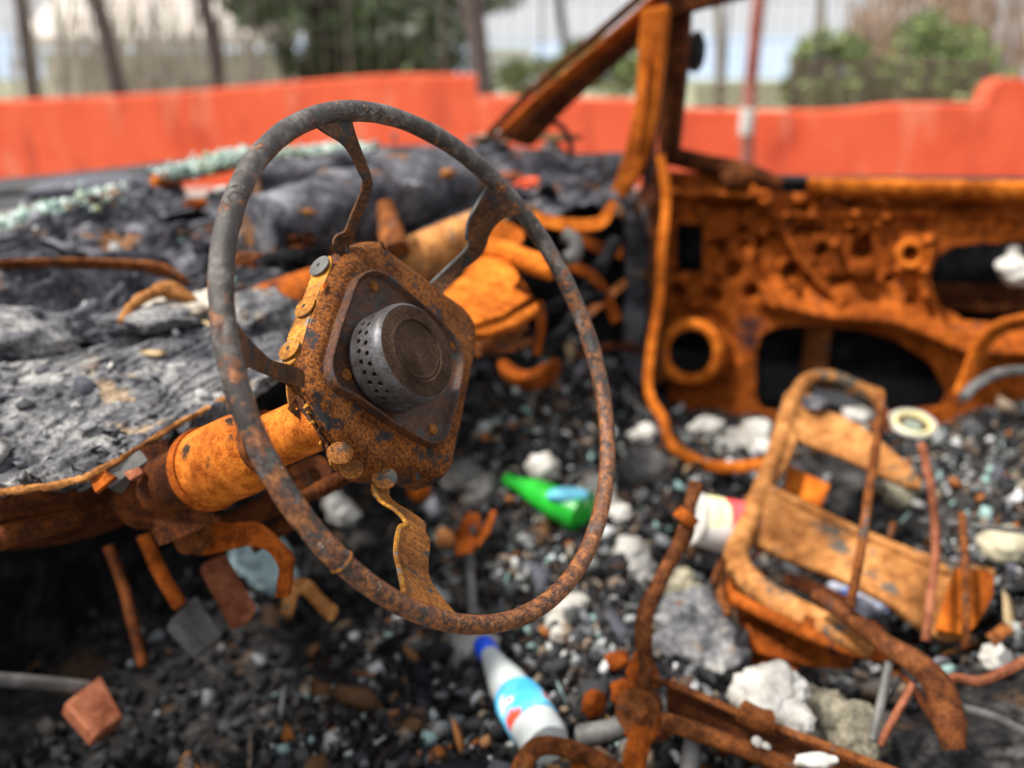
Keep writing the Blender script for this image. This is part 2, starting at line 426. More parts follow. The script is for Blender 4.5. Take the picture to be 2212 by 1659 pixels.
M['shaded_char'] = ash_mat('shaded_char', (.003, .003, .0035), (.009, .009, .0105), (.035, .035, .04), (.04, .02, .01), .64)  # near-black copy of the char; holds the shade under and behind the dash
BLK, DGR, GRY, WHT = (.008, .008, .01), (.03, .031, .035), (.13, .135, .14), (.62, .63, .64)
M['debris'] = island('debris_mix', [(0, BLK), (.13, (.018, .018, .02)), (.26, DGR), (.4, (.075, .077, .08)), (.6, (.075, .045, .03)), (.68, GRY), (.8, (.24, .18, .13)), (.87, (.36, .38, .38)), (.92, (.3, .1, .02)), (.94, WHT), (.975, (.3, .45, .43))])
M['pale'] = island('pale_debris', [(0, GRY), (.25, (.3, .31, .31)), (.5, (.26, .2, .14)), (.62, (.5, .5, .48)), (.75, WHT), (.86, (.35, .12, .03)), (.92, (.3, .48, .46))])
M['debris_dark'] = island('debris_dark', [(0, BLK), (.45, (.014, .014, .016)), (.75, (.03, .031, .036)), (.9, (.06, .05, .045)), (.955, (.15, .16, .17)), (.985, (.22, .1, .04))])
M['flakes'] = island('ash_flakes', [(0, (.05, .05, .058)), (.25, (.12, .12, .135)), (.5, (.2, .2, .21)), (.7, (.34, .335, .33)), (.82, (.02, .02, .025)), (.9, (.5, .48, .44)), (.95, (.38, .17, .05)), (.975, (.3, .45, .43))])
M['dash_bits'] = island('dash_bits', [(0, (.02, .02, .028)), (.3, (.06, .06, .075)), (.5, (.14, .145, .165)), (.64, (.3, .31, .32)), (.72, (.22, .12, .07)), (.8, (.3, .5, .45)), (.87, (.55, .58, .57)), (.92, (.6, .22, .12)), (.95, (.55, .4, .2))])
M['sheet_bits'] = island('burnt_sheets', [(0, (.02, .02, .026)), (.25, (.09, .09, .11)), (.45, (.2, .2, .23)), (.6, (.13, .07, .035)), (.74, (.35, .34, .33)), (.82, (.3, .12, .04)), (.9, (.42, .31, .18))], rough=.95, spec=.1)
M['glass_bits'] = island('glass_crumbs', [(0, (.3, .45, .4)), (.3, (.45, .6, .54)), (.5, (.68, .76, .72)), (.72, (.36, .42, .22)), (.85, (.08, .1, .1))], rough=.3, spec=.6)
M['white'] = plain('dirty_white', (.6, .59, .56), (.3, .275, .24), 32, .9, .6, .004)[0]
M['cream'] = plain('cream_foam', (.5, .46, .33), (.28, .25, .17), 40, .85)[0]
M['grey'] = plain('grey_metal', (.15, .145, .14), (.045, .042, .04), 30, .6)[0]
M['black'] = plain('soot_black', (.008, .008, .01), (.02, .02, .022), 30, .8)[0]
M['blackmetal'] = plain('scorched_panel', (.012, .012, .014), (.035, .035, .04), 5, .5, .1)[0]
M['bark'] = plain('bark', (.12, .095, .085), (.07, .055, .05), 12, .9, .6, .02)[0]

# ------------------------------------------------------------------ setting: ground, far land, wall, trees
def quad_sheet(name, P, mat, kind='structure', **kw):
    o = mesh(name, P, [tuple(range(len(P)))], mat, None, smooth=False); tag(o, kind=kind); return o
m, t, b = plain('asphalt', (.3, .28, .25), (.2, .19, .18), 3, .9)
street = quad_sheet('street', [(-60, -20, 0), (60, -20, 0), (60, 12, 0), (-60, 12, 0)], m)
m, t, b = plain('dry_land', (.3, .3, .2), (.16, .18, .1), .15, .95, 0)
quad_sheet('ground', [(-900, -60, -.25), (900, -60, -.25), (900, 14, -.25), (900, 1500, -30), (-900, 1500, -30), (-900, 14, -.25)], m)

def WallP(px, py, y=9.3): return plane(px, py, Vector((0, 1, 0)), y)
def wall_material():
    m, t, b = new_mat('red_painted_render'); p = pos(t)
    n = noise(t, p, .7, 10, .72, .8); c = ramp(t, n, [(.3, (.42, .04, .014)), (.46, (.7, .092, .03)), (.6, (.76, .115, .042)), (.72, (.8, .24, .13))])
    st = t.nodes.new('ShaderNodeMapping'); st.inputs['Scale'].default_value = (2.2, 1, .5); t.links.new(p, st.inputs['Vector'])
    c = mix(t, ramp(t, noise(t, st.outputs[0], 1.6, 8, .7, .6), [(.52, (0, 0, 0)), (.7, (.7, .7, .7))]), c, (.33, .035, .018))     # rain stains
    c = mix(t, ramp(t, noise(t, st.outputs[0], 2.3, 6, .65), [(.56, (0, 0, 0)), (.72, (.6, .6, .6))]), c, (.8, .33, .2))         # faded patches
    t.links.new(c, b.inputs['Base Color']); b.inputs['Roughness'].default_value = .85; bump(t, b, noise(t, p, 30, 6, .7), .4, .01)
    return m
M['wall'] = wall_material()
wall = empty('boundary_wall', (0, 9.3, 0), None, 'long low red painted wall with a stepped top across the street', 'wall')
def top_of(px, py): return WallP(px, py).z
def wall_run(name, tops):
    P = [WallP(x, y) for x, y in tops]; V, Fc = [], []
    P = resample(P, 4)
    for p in P: V += [Vector((p.x, 9.3, -.3)), Vector((p.x, 9.3, p.z)), Vector((p.x, 9.55, p.z)), Vector((p.x, 9.55, -.3))]
    n = len(P)
    for i in range(n - 1):
        for k in range(4): Fc.append((i * 4 + k, i * 4 + (k + 1) % 4, i * 4 + 4 + (k + 1) % 4, i * 4 + 4 + k))
    Fc += [(0, 1, 2, 3), tuple((n - 1) * 4 + k for k in range(4))]
    return mesh(name, V, Fc, M['wall'], wall, bevel=.015)
wall_run('tall_section', [(-1500, 300), (-400, 236), (0, 218), (300, 205), (520, 188), (700, 172), (850, 162), (1028, 162)])
wall_run('low_section', [(1030, 208), (1200, 212), (1400, 218), (1480, 235), (1800, 240), (1950, 226), (2130, 225)])
wall_run('end_pillar', [(2132, 200), (2160, 172), (2240, 172), (2600, 190), (3200, 200)])

m = plain('fence_metal', (.16, .14, .12), (.1, .085, .07), 20, .7)[0]
fence = empty('wire_fence', (0, 9.42, 0), None, 'thin rusty wire fence standing on top of the red wall', 'fence')
fx = [150, 350, 560, 760, 960, 1170, 1560, 1745, 1942, 2155]
for x in fx:
    p = WallP(x, 225, 9.42); tube('fence_post', [(p.x, 9.42, .3), (p.x, 9.42, 2.3)], .011, m, fence, seg=6)
for z in (1.0, 1.35, 1.7, 2.1):
    tube('fence_wire', [(-9, 9.42, z), (0, 9.42, z - .02), (9, 9.42, z)], .006, m, fence, seg=4)

def bg(px, py, y): return plane(px, py, Vector((0, 1, 0)), y)
def tree_trunk(mb, P, R, seg=8): mb.add(*tube_geo(P, R, seg=seg, n=3, rough=R[0] * .15, seed=3))
def branches(mb, p, d, r, depth, rng, L0):
    q = p + d * L0 * rng.uniform(.7, 1.2); mb.add(*tube_geo([p, (p + q) / 2 + Vector((rng.uniform(-.06, .06), 0, rng.uniform(-.03, .06))) * L0, q], [r, r * .8, r * .6], seg=5, n=2))
    if depth:
        for _ in range(3):
            nd = (d + Vector((rng.uniform(-.8, .8), rng.uniform(-.6, .6), rng.uniform(-.1, .7)))).normalized()
            branches(mb, q if rng.random() < .6 else (p + q) / 2, nd, r * .58, depth - 1, rng, L0 * .72)
def bare_tree(label, pts, r, y, seed, depth=3, group='bare trees behind the wall', mat=None):
    P = [bg(px, py, y) for px, py in pts]; P[0].z = -.4
    t = empty('bare_tree', P[0], None, label, 'tree', group); mb = MB(); tree_trunk(mb, P, [r * 1.2] + [r] * (len(P) - 1)); mb.build('trunk', mat or M['bark'], t)
    rng = random.Random(seed); mb = MB()
    for k in range(5):
        branches(mb, P[-1] - (P[-1] - P[-2]) * (k * .18), Vector((rng.uniform(-.8, .8), rng.uniform(-.3, .3), rng.uniform(.4, 1))).normalized(), r * .42, depth, rng, .9)
    for k in range(3):
        branches(mb, P[-2] + (P[-1] - P[-2]) * rng.random(), Vector((rng.choice([-1, 1]), rng.uniform(-.3, .3), rng.uniform(.0, .6))).normalized(), r * .3, depth - 1, rng, .7)
    mb.build('crown', mat or M['bark'], t)
bare_tree('thin grey trunk left of the thick leaning trunk, above the wall end', [(78, 260), (60, 130), (40, -20), (20, -160)], .07, 11.5, 1)
bare_tree('thick leaning bare trunk in front of the pale building', [(275, 260), (240, 130), (205, -10), (170, -160)], .1, 11.2, 2)
bare_tree('straight dark bare trunk beside the evergreen tree', [(482, 260), (465, 120), (438, -10), (425, -150)], .095, 11.8, 3)
bare_tree('leafless slim tree between the windscreen pillar and the slender tree', [(1230, 260), (1225, 150), (1215, 60), (1200, -40)], .05, 12.5, 14, 4)
bare_tree('slender bare tree at the step in the red wall', [(1062, 260), (1035, 120), (1015, -20), (1005, -170)], .12, 11.4, 4, 4)
tw = plain('pale_bark', (.32, .29, .23), (.2, .17, .14), 12, .9)[0]
bare_tree('pale slim tree right of the rusty window post', [(1560, 260), (1555, 100), (1540, -60), (1500, -200)], .06, 13, 5, 3, mat=tw)
bare_tree('pale tall sapling left of the tan thicket', [(1780, 260), (1775, 60), (1765, -120), (1760, -220)], .05, 12, 6, 3, mat=tw)

def leaves(name, blobs, n, size, mat, parent, seed):
    rng = np.random.default_rng(seed); V, Fc = [], []; w_ = np.array([b[1][0] * b[1][2] for b in blobs]); w_ = w_ / w_.sum()
    k = rng.choice(len(blobs), n, p=w_); c = np.array([tuple(b[0]) for b in blobs])[k]; s = np.array([b[1] for b in blobs])[k]
    d = rng.normal(size=(n, 3)); d /= np.linalg.norm(d, axis=1)[:, None]; P = c + d * s * (rng.uniform(.2, 1, n) ** .5)[:, None]
    keep = fbm(P, 1.4, 2, seed) > -.22; P = P[keep]
    u = rng.normal(size=(len(P), 3)); u /= np.linalg.norm(u, axis=1)[:, None]; v = rng.normal(size=(len(P), 3)); v = np.cross(u, v); v /= np.linalg.norm(v, axis=1)[:, None]
    sz = size * rng.uniform(.5, 1.3, (len(P), 1)); A = np.stack([P - u * sz, P + v * sz * .45, P + u * sz, P - v * sz * .45], 1).reshape(-1, 3)
    Fq = np.arange(len(A)).reshape(-1, 4)
    return mesh(name, A, Fq, mat, parent, smooth=False)
def leaf_mat(name, a, b_, c_):
    m, t, b = new_mat(name); g = t.nodes.new('ShaderNodeNewGeometry')
    t.links.new(ramp(t, g.outputs['Random Per Island'], [(0, a), (.5, b_), (1, c_)]), b.inputs['Base Color']); b.inputs['Roughness'].default_value = .6
    return m
lm = leaf_mat('needles', (.015, .03, .012), (.04, .07, .022), (.09, .14, .035))
et = empty('evergreen_tree', bg(740, 240, 13), None, 'dark evergreen tree with drooping boughs behind the tallest part of the wall', 'tree')
mb = MB(); p = bg(700, 250, 13); tree_trunk(mb, [(p.x, 13, -.4), (p.x + .05, 13, 1.5), (p.x - .1, 13, 4)], [.22, .2, .15]); mb.build('trunk', M['bark'], et)
def Bl(px, py, y, sx, sz): return (bg(px, py, y), (sx, .9, sz))
leaves('crown', [Bl(600, 20, 13, .65, .45), Bl(690, 60, 13, .6, .7), Bl(760, 0, 13, .9, .8), Bl(860, 60, 12.6, .9, .65), Bl(880, 130, 12.6, .85, .35), Bl(650, 110, 13, .3, .45), Bl(780, 150, 13, .5, .3), Bl(960, 80, 13, .4, .5), Bl(560, -10, 13, .5, .22), Bl(1040, -20, 13, .7, .3), Bl(740, -200, 13, 1.6, 1.1), Bl(500, 0, 13, .5, .16), Bl(620, 60, 12.6, .6, .35)], 17000, .085, lm, et, 5)
sm = leaf_mat('shrub_leaves', (.08, .13, .03), (.15, .22, .06), (.28, .33, .12))
for i, (lab, bl, n) in enumerate([('round green shrub at the left end of the thicket behind the low wall', [Bl(1790, 130, 11.6, .38, .35), Bl(1770, 190, 11.6, .4, .3)], 3000),
                                  ('larger green shrub behind the wall beside the red end pillar', [Bl(2050, 120, 11.8, .45, .35), Bl(2060, 180, 11.8, .6, .4), Bl(1930, 180, 11.8, .6, .3), Bl(2000, 80, 11.8, .2, .3)], 4500),
                                  ('low olive shrub behind the wall under the windscreen pillar', [Bl(1180, 170, 12, .7, .25), Bl(1300, 150, 12, .6, .4)], 3000)]):
    c0 = bl[0][0].copy(); c0.z = -.3
    sh = empty('shrub', c0, None, lab, 'shrub', 'shrubs behind the wall'); mb = MB(); rng = random.Random(i)
    for k in range(7): mb.add(*tube_geo([c0 + Vector((rng.uniform(-.1, .1), 0, 0)), Vector(bl[0][0]) + Vector((rng.uniform(-.3, .3), 0, -.1))], [.02, .01], seg=5))
    mb.build('stems', M['bark'], sh); leaves('foliage', bl, n, .07, sm, sh, 20 + i)
tm = leaf_mat('dry_twigs', (.2, .13, .07), (.34, .22, .14), (.45, .3, .2))
th = empty('dry_thicket', bg(2000, 240, 13.5), None, 'tall reddish tan thicket of dry stems above the green shrubs', 'thicket')
rng = random.Random(9); mb = MB()
for k in range(160):
    x = rng.uniform(1830, 2290); yy = rng.uniform(12.8, 14.5); a = bg(x, 240, yy); b_ = bg(x + rng.uniform(-45, 45), rng.uniform(-160, 90), yy)
    mb.add(*tube_geo([a, (a + b_) / 2 + Vector((rng.uniform(-.08, .08), 0, 0)), b_], [.022, .016, .006], seg=4, n=2))
mb.build('stems', tm, th)
leaves('dry_leaves', [Bl(2000, 60, 14, 1.1, .7), Bl(2150, 20, 14, .9, 1.0), Bl(1880, 120, 14, .5, .5)], 3200, .06, tm, th, 33)

gt = leaf_mat('grey_twigs', (.25, .21, .17), (.38, .34, .28), (.5, .46, .38))
tk = empty('dry_thicket', bg(300, 240, 13), None, 'pale leafless brush behind the wall in front of the cream building', 'thicket')
rng = random.Random(19); mb = MB()
for k in range(240):
    x = rng.uniform(20, 640); yy = rng.uniform(12.2, 14.5); a = bg(x, 245, yy); b_ = bg(x + rng.uniform(-70, 70), rng.uniform(-120, 160), yy)
    mb.add(*tube_geo([a, (a + b_) / 2 + Vector((rng.uniform(-.12, .12), 0, 0)), b_], [.02, .014, .005], seg=4, n=2))
mb.build('stems', gt, tk)
rf = empty('rail_fence', bg(1950, 215, 10.6), None, 'weathered plank rail fence in front of the green shrubs', 'fence')
rm = plain('weathered_wood', (.13, .1, .07), (.08, .065, .045), 10, .9)[0]
for yy in (140, 168, 196, 222):
    a, b_ = bg(1500 if yy > 190 else 1720, yy, 10.6), bg(2140, yy, 10.6)
    mesh('rail', *(lambda V, Fc: (V, Fc))(*extr_geo([a + Vector((0, 0, -.035)), b_ + Vector((0, 0, -.035)), b_ + Vector((0, 0, .035)), a + Vector((0, 0, .035))], Vector((0, .03, 0)))), rm, rf, smooth=False)
for x in (1722, 1880, 2010, 2135):
    a = bg(x, 120, 10.65); tube('post', [(a.x, 10.67, -.2), (a.x, 10.67, a.z)], .045, rm, rf, seg=6)

mb = MB()
for k in range(150):
    x = -10 + k * .135; mb.add(*tube_geo([(x, 9.43, .45), (x + .01, 9.43, 2.15)], .005, seg=3))
o = mb.build('pickets', m if False else bpy.data.materials['fence_metal'], fence); o['kind'] = 'stuff'
rp = empty('rusty_pole', bg(1612, 400, 6.0), None, 'thin reddish rusty pole with a white band standing before the red wall', 'pole')
pm = rust('pole_paint', (.14, .05, .04), (.26, .09, .07), (.36, .16, .13), sc=.3)
tube('shaft', [Fl(1606, 480, 0) if False else plane(1608, 460, Vector((0, 1, 0)), 6.0) , plane(1618, 230, Vector((0, 1, 0)), 6.0), plane(1640, 0, Vector((0, 1, 0)), 6.0), plane(1655, -150, Vector((0, 1, 0)), 6.0)], .042, pm, rp, seg=10, n=2)
tube('white_band', [plane(1612, 290, Vector((0, 1, 0)), 6.0), plane(1617, 232, Vector((0, 1, 0)), 6.0)], .046, M['white'], rp, seg=10)

# pale building and other far things
def box_geo(x0, x1, y0, y1, z0, z1):
    V = [(x, y, z) for x in (x0, x1) for y in (y0, y1) for z in (z0, z1)]
    return V, [(0, 1, 3, 2), (4, 6, 7, 5), (0, 4, 5, 1), (2, 3, 7, 6), (0, 2, 6, 4), (1, 5, 7, 3)]
def far_box(name, pxa, pya, pxb, pyb, y, dep, mat, parent, z0=None):
    a, b_ = bg(pxa, pya, y), bg(pxb, pyb, y)
    return mesh(name, *box_geo(a.x, b_.x, y, y + dep, b_.z if z0 is None else z0, a.z), mat, parent, smooth=False)
cw = plain('cream_render', (.7, .67, .58), (.55, .53, .44), .8, .9, 0)[0]
gw = plain('grey_render', (.66, .61, .56), (.52, .47, .43), .6, .9, 0)[0]
wn = plain('dull_pane', (.42, .42, .38), (.5, .5, .46), 1, .3, 0)[0]
bd = empty('pale_building', bg(450, 300, 24), None, 'pale cream building with a grey roof behind the leaning bare trunks', 'building')
far_box('wall', 90, 112, 640, 320, 24, 8, cw, bd, -2)
a, b_ = bg(40, 105, 23.6), bg(640, 100, 23.6); a2, b2 = bg(190, -80, 28), bg(640, -80, 28)
mesh('roof', [a, b_, b2, a2, a + Vector((0, 0, .25)), b_ + Vector((0, 0, .25)), b2 + Vector((0, .3, .25)), a2 + Vector((0, .3, .25))],
     [(0, 1, 2, 3), (4, 5, 6, 7), (0, 1, 5, 4), (1, 2, 6, 5), (2, 3, 7, 6), (3, 0, 4, 7)], gw, bd, smooth=False)
for x in (120, 250, 345, 450, 545, 600):
    far_box('window', x, 135, x + 34, 185, 23.95, .1, wn, bd)
b3 = empty('white_building', bg(800, 260, 34), None, 'plain whitish building behind the evergreen tree', 'building')
ww = plain('white_render', (.72, .72, .7), (.6, .6, .56), .4, .9, 0)[0]
far_box('wall', 660, 30, 960, 300, 34, 8, ww, b3, -3); far_box('parapet', 650, 22, 970, 34, 33.8, 8.4, gw, b3)
for x in (690, 780, 870): far_box('window', x, 90, x + 36, 150, 33.95, .1, wn, b3)
b4 = empty('far_white_house', bg(1070, 220, 45), None, 'distant white house seen beside the slender bare tree', 'house')
far_box('wall', 1035, 110, 1150, 230, 45, 6, ww, b4, -4); far_box('roof', 1030, 100, 1155, 112, 44.8, 6.4, ww, b4)
m, t, b = plain('far_hill', (.3, .38, .5), (.34, .41, .52), .02, 1, 0)  # distance haze is put into the bluish hill colour
V = []; xs = np.linspace(-1000, 1000, 60)
hz = 26 + 12 * fbm(np.stack([xs, xs * 0, xs * 0], 1), .004, 3, 3)
hill = mesh('hills', [(x, 1350 + dy, z_) for x, h in zip(xs, hz) for dy, z_ in ((-80, -60), (0, h), (200, -60))], [(i * 3 + k, i * 3 + k + 1, i * 3 + k + 4, i * 3 + k + 3) for i in range(59) for k in (0, 1)], m); tag(hill, kind='structure')

# ------------------------------------------------------------------ the burnt car
car = empty('burnt_car', (0, 1.2, 0), None, 'burnt out rusty car shell with a bare steering wheel and gutted interior', 'car')
FLZ = .34
def cs(s, l, z): return REAR * s + LAT * l + UP * z         # car coordinates
extr('floor_pan', [cs(-1.35, .22, .3), cs(1.5, .22, .3), cs(1.5, 1.98, .3), cs(-1.35, 1.98, .3)], (0, 0, -.02), M['iron_dark'], car)
sheet('firewall', [[cs(-1.0, .3, .2), cs(-1.02, 1.2, .2), cs(-1.05, 1.98, .2)], [cs(-1.15, .3, .9), cs(-1.12, 1.2, .9), cs(-1.1, 1.98, .93)]], M['shaded_char'], car, 40, 20, .02, 8, solid=.01)

# ---- steering wheel (3D pose solved from the rim's outline)
WC = c2w(-.0437, -.0202, .6859)
def cdir(x, y, z): return c2w(x, y, z) - c2w(0, 0, 0)
WN = cdir(.7523, -.2958, -.5887).normalized()
def Wp(px, py, h): return plane(px, py, WN, WN.dot(WC) - h)
RIM_LO, RIM_HI = WC.z - .16, WC.z + .16
M['rim'] = rim_mat()
sw = empty('steering_wheel', WC, car)
ua = (UP - WN * UP.dot(WN)).normalized(); ub = WN.cross(ua)
def rim_ang(px, py):
    d = Wp(px, py, 0) - WC; return math.atan2(d.dot(ub), d.dot(ua))
def rim_pts(a0, a1, n, R=.19): return [WC + (ua * math.cos(a) + ub * math.sin(a)) * R for a in np.linspace(a0, a1, n)]
aj = rim_ang(742, 1212); ae = rim_ang(1318, 960)
# find direction that goes from joint over left side to the top
aL = rim_ang(480, 650)
dirn = 1 if ((aL - aj) % (2 * math.pi)) < ((aj - aL) % (2 * math.pi)) else -1
span = ((ae - aj) * dirn) % (2 * math.pi)
def rad(n, base, seed, am=.0004):
    x = np.linspace(0, 9, n); return list(base + am * vnoise(np.stack([x * 3, x, x], 1), seed))
V, Fc = tube_geo(rim_pts(aj, aj + dirn * 2 * math.pi, 300)[:-1], rad(299, .0066, 4, .0002), seg=24, closed=True, rough=.00035, seed=2)
mesh('rim', V, Fc, M['rim'], sw)
n = 240; rr = rad(n, .0074, 8, .0004); rr[0] = .0068; rr[1] = .0076
for k in range(40): rr[n - 1 - k] = .0067 + (rr[n - 1 - k] - .0067) * k / 40
V, Fc = tube_geo(rim_pts(aj, aj + dirn * span, n), rr, seg=24, rough=.0005, seed=6, cap=True)
mesh('rim_covering', V, Fc, M['rim'], sw)
lip = rim_pts(aj - dirn * .001, aj + dirn * .012, 4)
V, Fc = tube_geo(lip, [.0075, .0082, .0081, .0075], seg=24, rough=.0008, seed=1); mesh('covering_lip', V, Fc, M['spoke_low'], sw)

def c2(p): return (432 + .2994 * p[0], 205 + .2994 * p[1])
def c3(p): return (918 + .3256 * p[0], 216 + .3256 * p[1])
def c4(p): return (.3418 * p[0], 486 + .3418 * p[1])
def c5(p): return (540 + .3662 * p[0], 1026 + .3662 * p[1])
def c1(p): return (540 + .358 * p[0], 459 + .358 * p[1])
def spoke(A, B, hs, hB=None, f=None, mat=None, th=.0022, n=5):
    N = max(len(A), len(B))
    def rs(P, hh):
        Q = [Wp(*f(p), h) for p, h in zip(P, hh)]
        return Q
    V, Fc = ribbon_geo(rs(A, hs), rs(B, hB or hs), th, n)
    return mesh('spoke', V, Fc, mat or M['spoke'], sw, bevel=.0004, sharp=35)
hs = [.0, .003, .01, .018, .026, .034, .046, .06, .07, .078, .082, .085]
spoke([(830, 215), (930, 290), (1040, 370), (1110, 470), (1160, 580), (1180, 650), (1140, 760), (1090, 880), (1050, 985), (985, 1020), (965, 1080), (1000, 1150)],
      [(1095, 170), (1130, 290), (1170, 400), (1210, 500), (1243, 600), (1245, 670), (1200, 810), (1150, 920), (1120, 1010), (1085, 1085), (1070, 1120), (1075, 1150)], [h - .003 for h in hs], hs, c2)
hs = [.0, .004, .014, .026, .036, .04, .05, .066, .078]
spoke([(385, 480), (412, 575), (340, 700), (285, 810), (275, 915), (300, 940), (260, 1005), (150, 1110), (20, 1235)],
      [(640, 745), (590, 772), (520, 790), (460, 850), (430, 900), (410, 965), (370, 1040), (250, 1140), (110, 1290)], hs, [h - .004 for h in hs], c3)
hs = [.0, .008, .022, .036, .052, .064, .072]
spoke([(1470, 570), (1550, 680), (1640, 780), (1720, 850), (1830, 885), (1900, 908), (1930, 945)],
      [(1540, 990), (1572, 905), (1620, 918), (1700, 955), (1800, 1000), (1880, 1020), (1925, 1030)], hs, [h + .006 for h in hs], c4, M['spoke'])
hs = [.094, .088, .078, .066, .05, .046, .034, .02, .004]
spoke([(735, 20), (723, 85), (770, 150), (860, 208), (922, 285), (880, 312), (858, 450), (880, 560), (905, 700)],
      [(835, 20), (830, 130), (950, 215), (1030, 275), (1042, 340), (1066, 392), (1055, 540), (1085, 650), (1235, 838)], hs, [h - .003 for h in hs], c5, M['spoke_low'])
# painted highlight: brighter strip along the left side of the lower spoke
E1 = [Wp(*c5(p), h - .001) for p, h in zip([(724, 60), (770, 152), (860, 210), (922, 287), (880, 312), (860, 450), (882, 560), (908, 695)], [.092, .078, .066, .05, .046, .034, .02, .004])]
V, Fc = tube_geo(E1, .0019, seg=6, n=4, flat=.7); mesh('spoke_edge_glint', V, Fc, M['hub_edge'], sw)
E1 = [Wp(*c3(p), h + .0005) for p, h in zip([(412, 575), (340, 700), (285, 810), (275, 915), (300, 940), (260, 1005), (150, 1110), (25, 1230)], [.004, .014, .026, .036, .04, .05, .066, .078])]
V, Fc = tube_geo(E1, .0014, seg=6, n=4); mesh('spoke_edge_glint', V, Fc, M['grey'], sw)  # pale strip painted in for the lit edge of the upper right spoke

# ---- hub cover: pressed box, front face outline measured, sides raked back
hub_o = [(560, 245), (600, 205), (700, 176), (785, 192), (815, 240), (1000, 378), (1150, 495), (1270, 590), (1335, 690), (1345, 800), (1318, 960), (1262, 1240), (1215, 1470), (1190, 1560), (1120, 1632),
         (1030, 1612), (960, 1570), (800, 1585), (700, 1560), (560, 1440), (440, 1300), (335, 1090), (300, 960), (320, 820), (400, 560), (470, 370)]
def offset(P, d, n):
    m_ = len(P); outp = []
    for i in range(m_):
        t = (P[(i + 1) % m_] - P[i - 1]).normalized(); o_ = t.cross(n).normalized(); outp.append(P[i] + o_ * d)
    return outp
H0 = .072
base = resample([Wp(*c1(p), H0 + .01) for p in hub_o], 4, True)
ctr = sum(base, Vector()) / len(base)
SHORT = [1085 < p[1] < 1500 and p[0] < 800 for p in [q for q in hub_o for _ in range(4)]]
sgn = 1 if (offset(base, .01, WN)[0] - ctr).length > (base[0] - ctr).length else -1
rings = []
for d, h in ((-.0105, .0), (-.0085, -.0002), (-.0045, -.0022), (-.0015, -.006), (.0005, -.0115), (.001, -.032)):
    R_ = offset(base, d * sgn, WN)
    nzr = vnoise(np.array([tuple(p) for p in R_]) * 60, 3)
    rings.append([p + WN * ((max(h, -.012) if sh_ else h) + .01 + .0006 * z_) for p, z_, sh_ in zip(R_, nzr, SHORT)])
nb = len(base); V = [p for r in rings for p in r]
Fc = [tuple(range(nb))]
for i in range(len(rings) - 1):
    for k in range(nb): Fc.append((i * nb + k, i * nb + (k + 1) % nb, (i + 1) * nb + (k + 1) % nb, (i + 1) * nb + k))
Fc.append(tuple((len(rings) - 1) * nb + k for k in range(nb)))
mesh('hub_cover', V, Fc, M['hub'], sw, sharp=60)
# torn slots and curled tabs on its lower left edge
def slot(P, name='torn_slot', mat='black', th=.0008):
    Q = [Wp(*c1(p), H0 - .001) for p in P]; extr(name, Q, WN * th, M[mat], sw, bevel=0)
slot([(470, 1262), (484, 1262), (490, 1300), (476, 1322), (460, 1300)]); slot([(1002, 1575), (1016, 1575), (1022, 1612), (1004, 1618)])
slot([(1168, 1498), (1196, 1492), (1194, 1506), (1172, 1508)]); slot([(585, 212), (604, 240), (590, 250), (572, 236)]); slot([(808, 236), (822, 234), (818, 262), (806, 258)])
for P, hh, mt in (([(230, 1180), (320, 1035), (335, 1075), (275, 1190), (262, 1212)], .1, 'hub'), ([(255, 1195), (300, 1185), (350, 1262), (345, 1282), (318, 1252), (275, 1225)], .1, 'tray'),
                  ([(340, 1262), (372, 1228), (360, 1288)], .096, 'hub_edge'), ([(350, 1285), (440, 1290), (520, 1380), (470, 1420), (400, 1370)], .1, 'tray'), ([(420, 1395), (445, 1330), (434, 1402)], .094, 'hub_edge'),
                  ([(455, 1385), (520, 1352), (470, 1430)], .09, 'spoke_low'), ([(478, 1490), (525, 1480), (520, 1515), (490, 1525)], .098, 'hub_edge'), ([(640, 1570), (690, 1572), (670, 1608), (640, 1595)], .098, 'spoke_low'),
                  ([(222, 1030), (330, 1040), (240, 1178), (226, 1100)], .101, 'spoke_low')):
    extr('torn_tab', [Wp(*c1(p), hh) for p in P], -WN * .0015, M[mt], sw, bevel=.0003)
rng = random.Random(4); tp = resample([Vector((x, y, 0)) for x, y in [(325, 1060), (385, 1230), (470, 1370), (560, 1450), (680, 1555)]], 6)
for k in range(1, len(tp) - 1, 2):
    p, q = tp[k], tp[k + 1]; t_ = (q - p).normalized(); o_ = Vector((-t_.y, t_.x, 0)); o_ = o_ if o_.x < 0 else -o_
    L_ = rng.uniform(18, 46); w_ = rng.uniform(14, 26); tip = p + o_ * L_ + t_ * rng.uniform(-14, 20)
    Q = [Wp(*c1(a_), h_) for a_, h_ in ((p - t_ * w_ - o_ * 14, .086), (p + t_ * w_ - o_ * 14, .086), (tip + t_ * 5, .086 + rng.uniform(-.012, .006)), (tip - t_ * 4, .086 + rng.uniform(-.012, .006)))]
    extr('torn_tooth', Q, -WN * .0014, M[rng.choice(['hub', 'spoke_low', 'hub_edge', 'tray'])], sw, bevel=.0003)
# skirt that hangs behind along the lower edge
mb = MB(); A = [Wp(*c1(p), .088) for p in [(300, 1080), (380, 1270), (500, 1430), (640, 1540), (760, 1585), (900, 1590), (1000, 1600)]]; B = [Wp(*c1(p), .104) for p in [(262, 1130), (345, 1310), (470, 1460), (610, 1570), (740, 1610), (880, 1615), (990, 1625)]]
mb.add(*ribbon_geo(A, B, .002, 6)); mb.build('rear_skirt', M['tray'], sw)
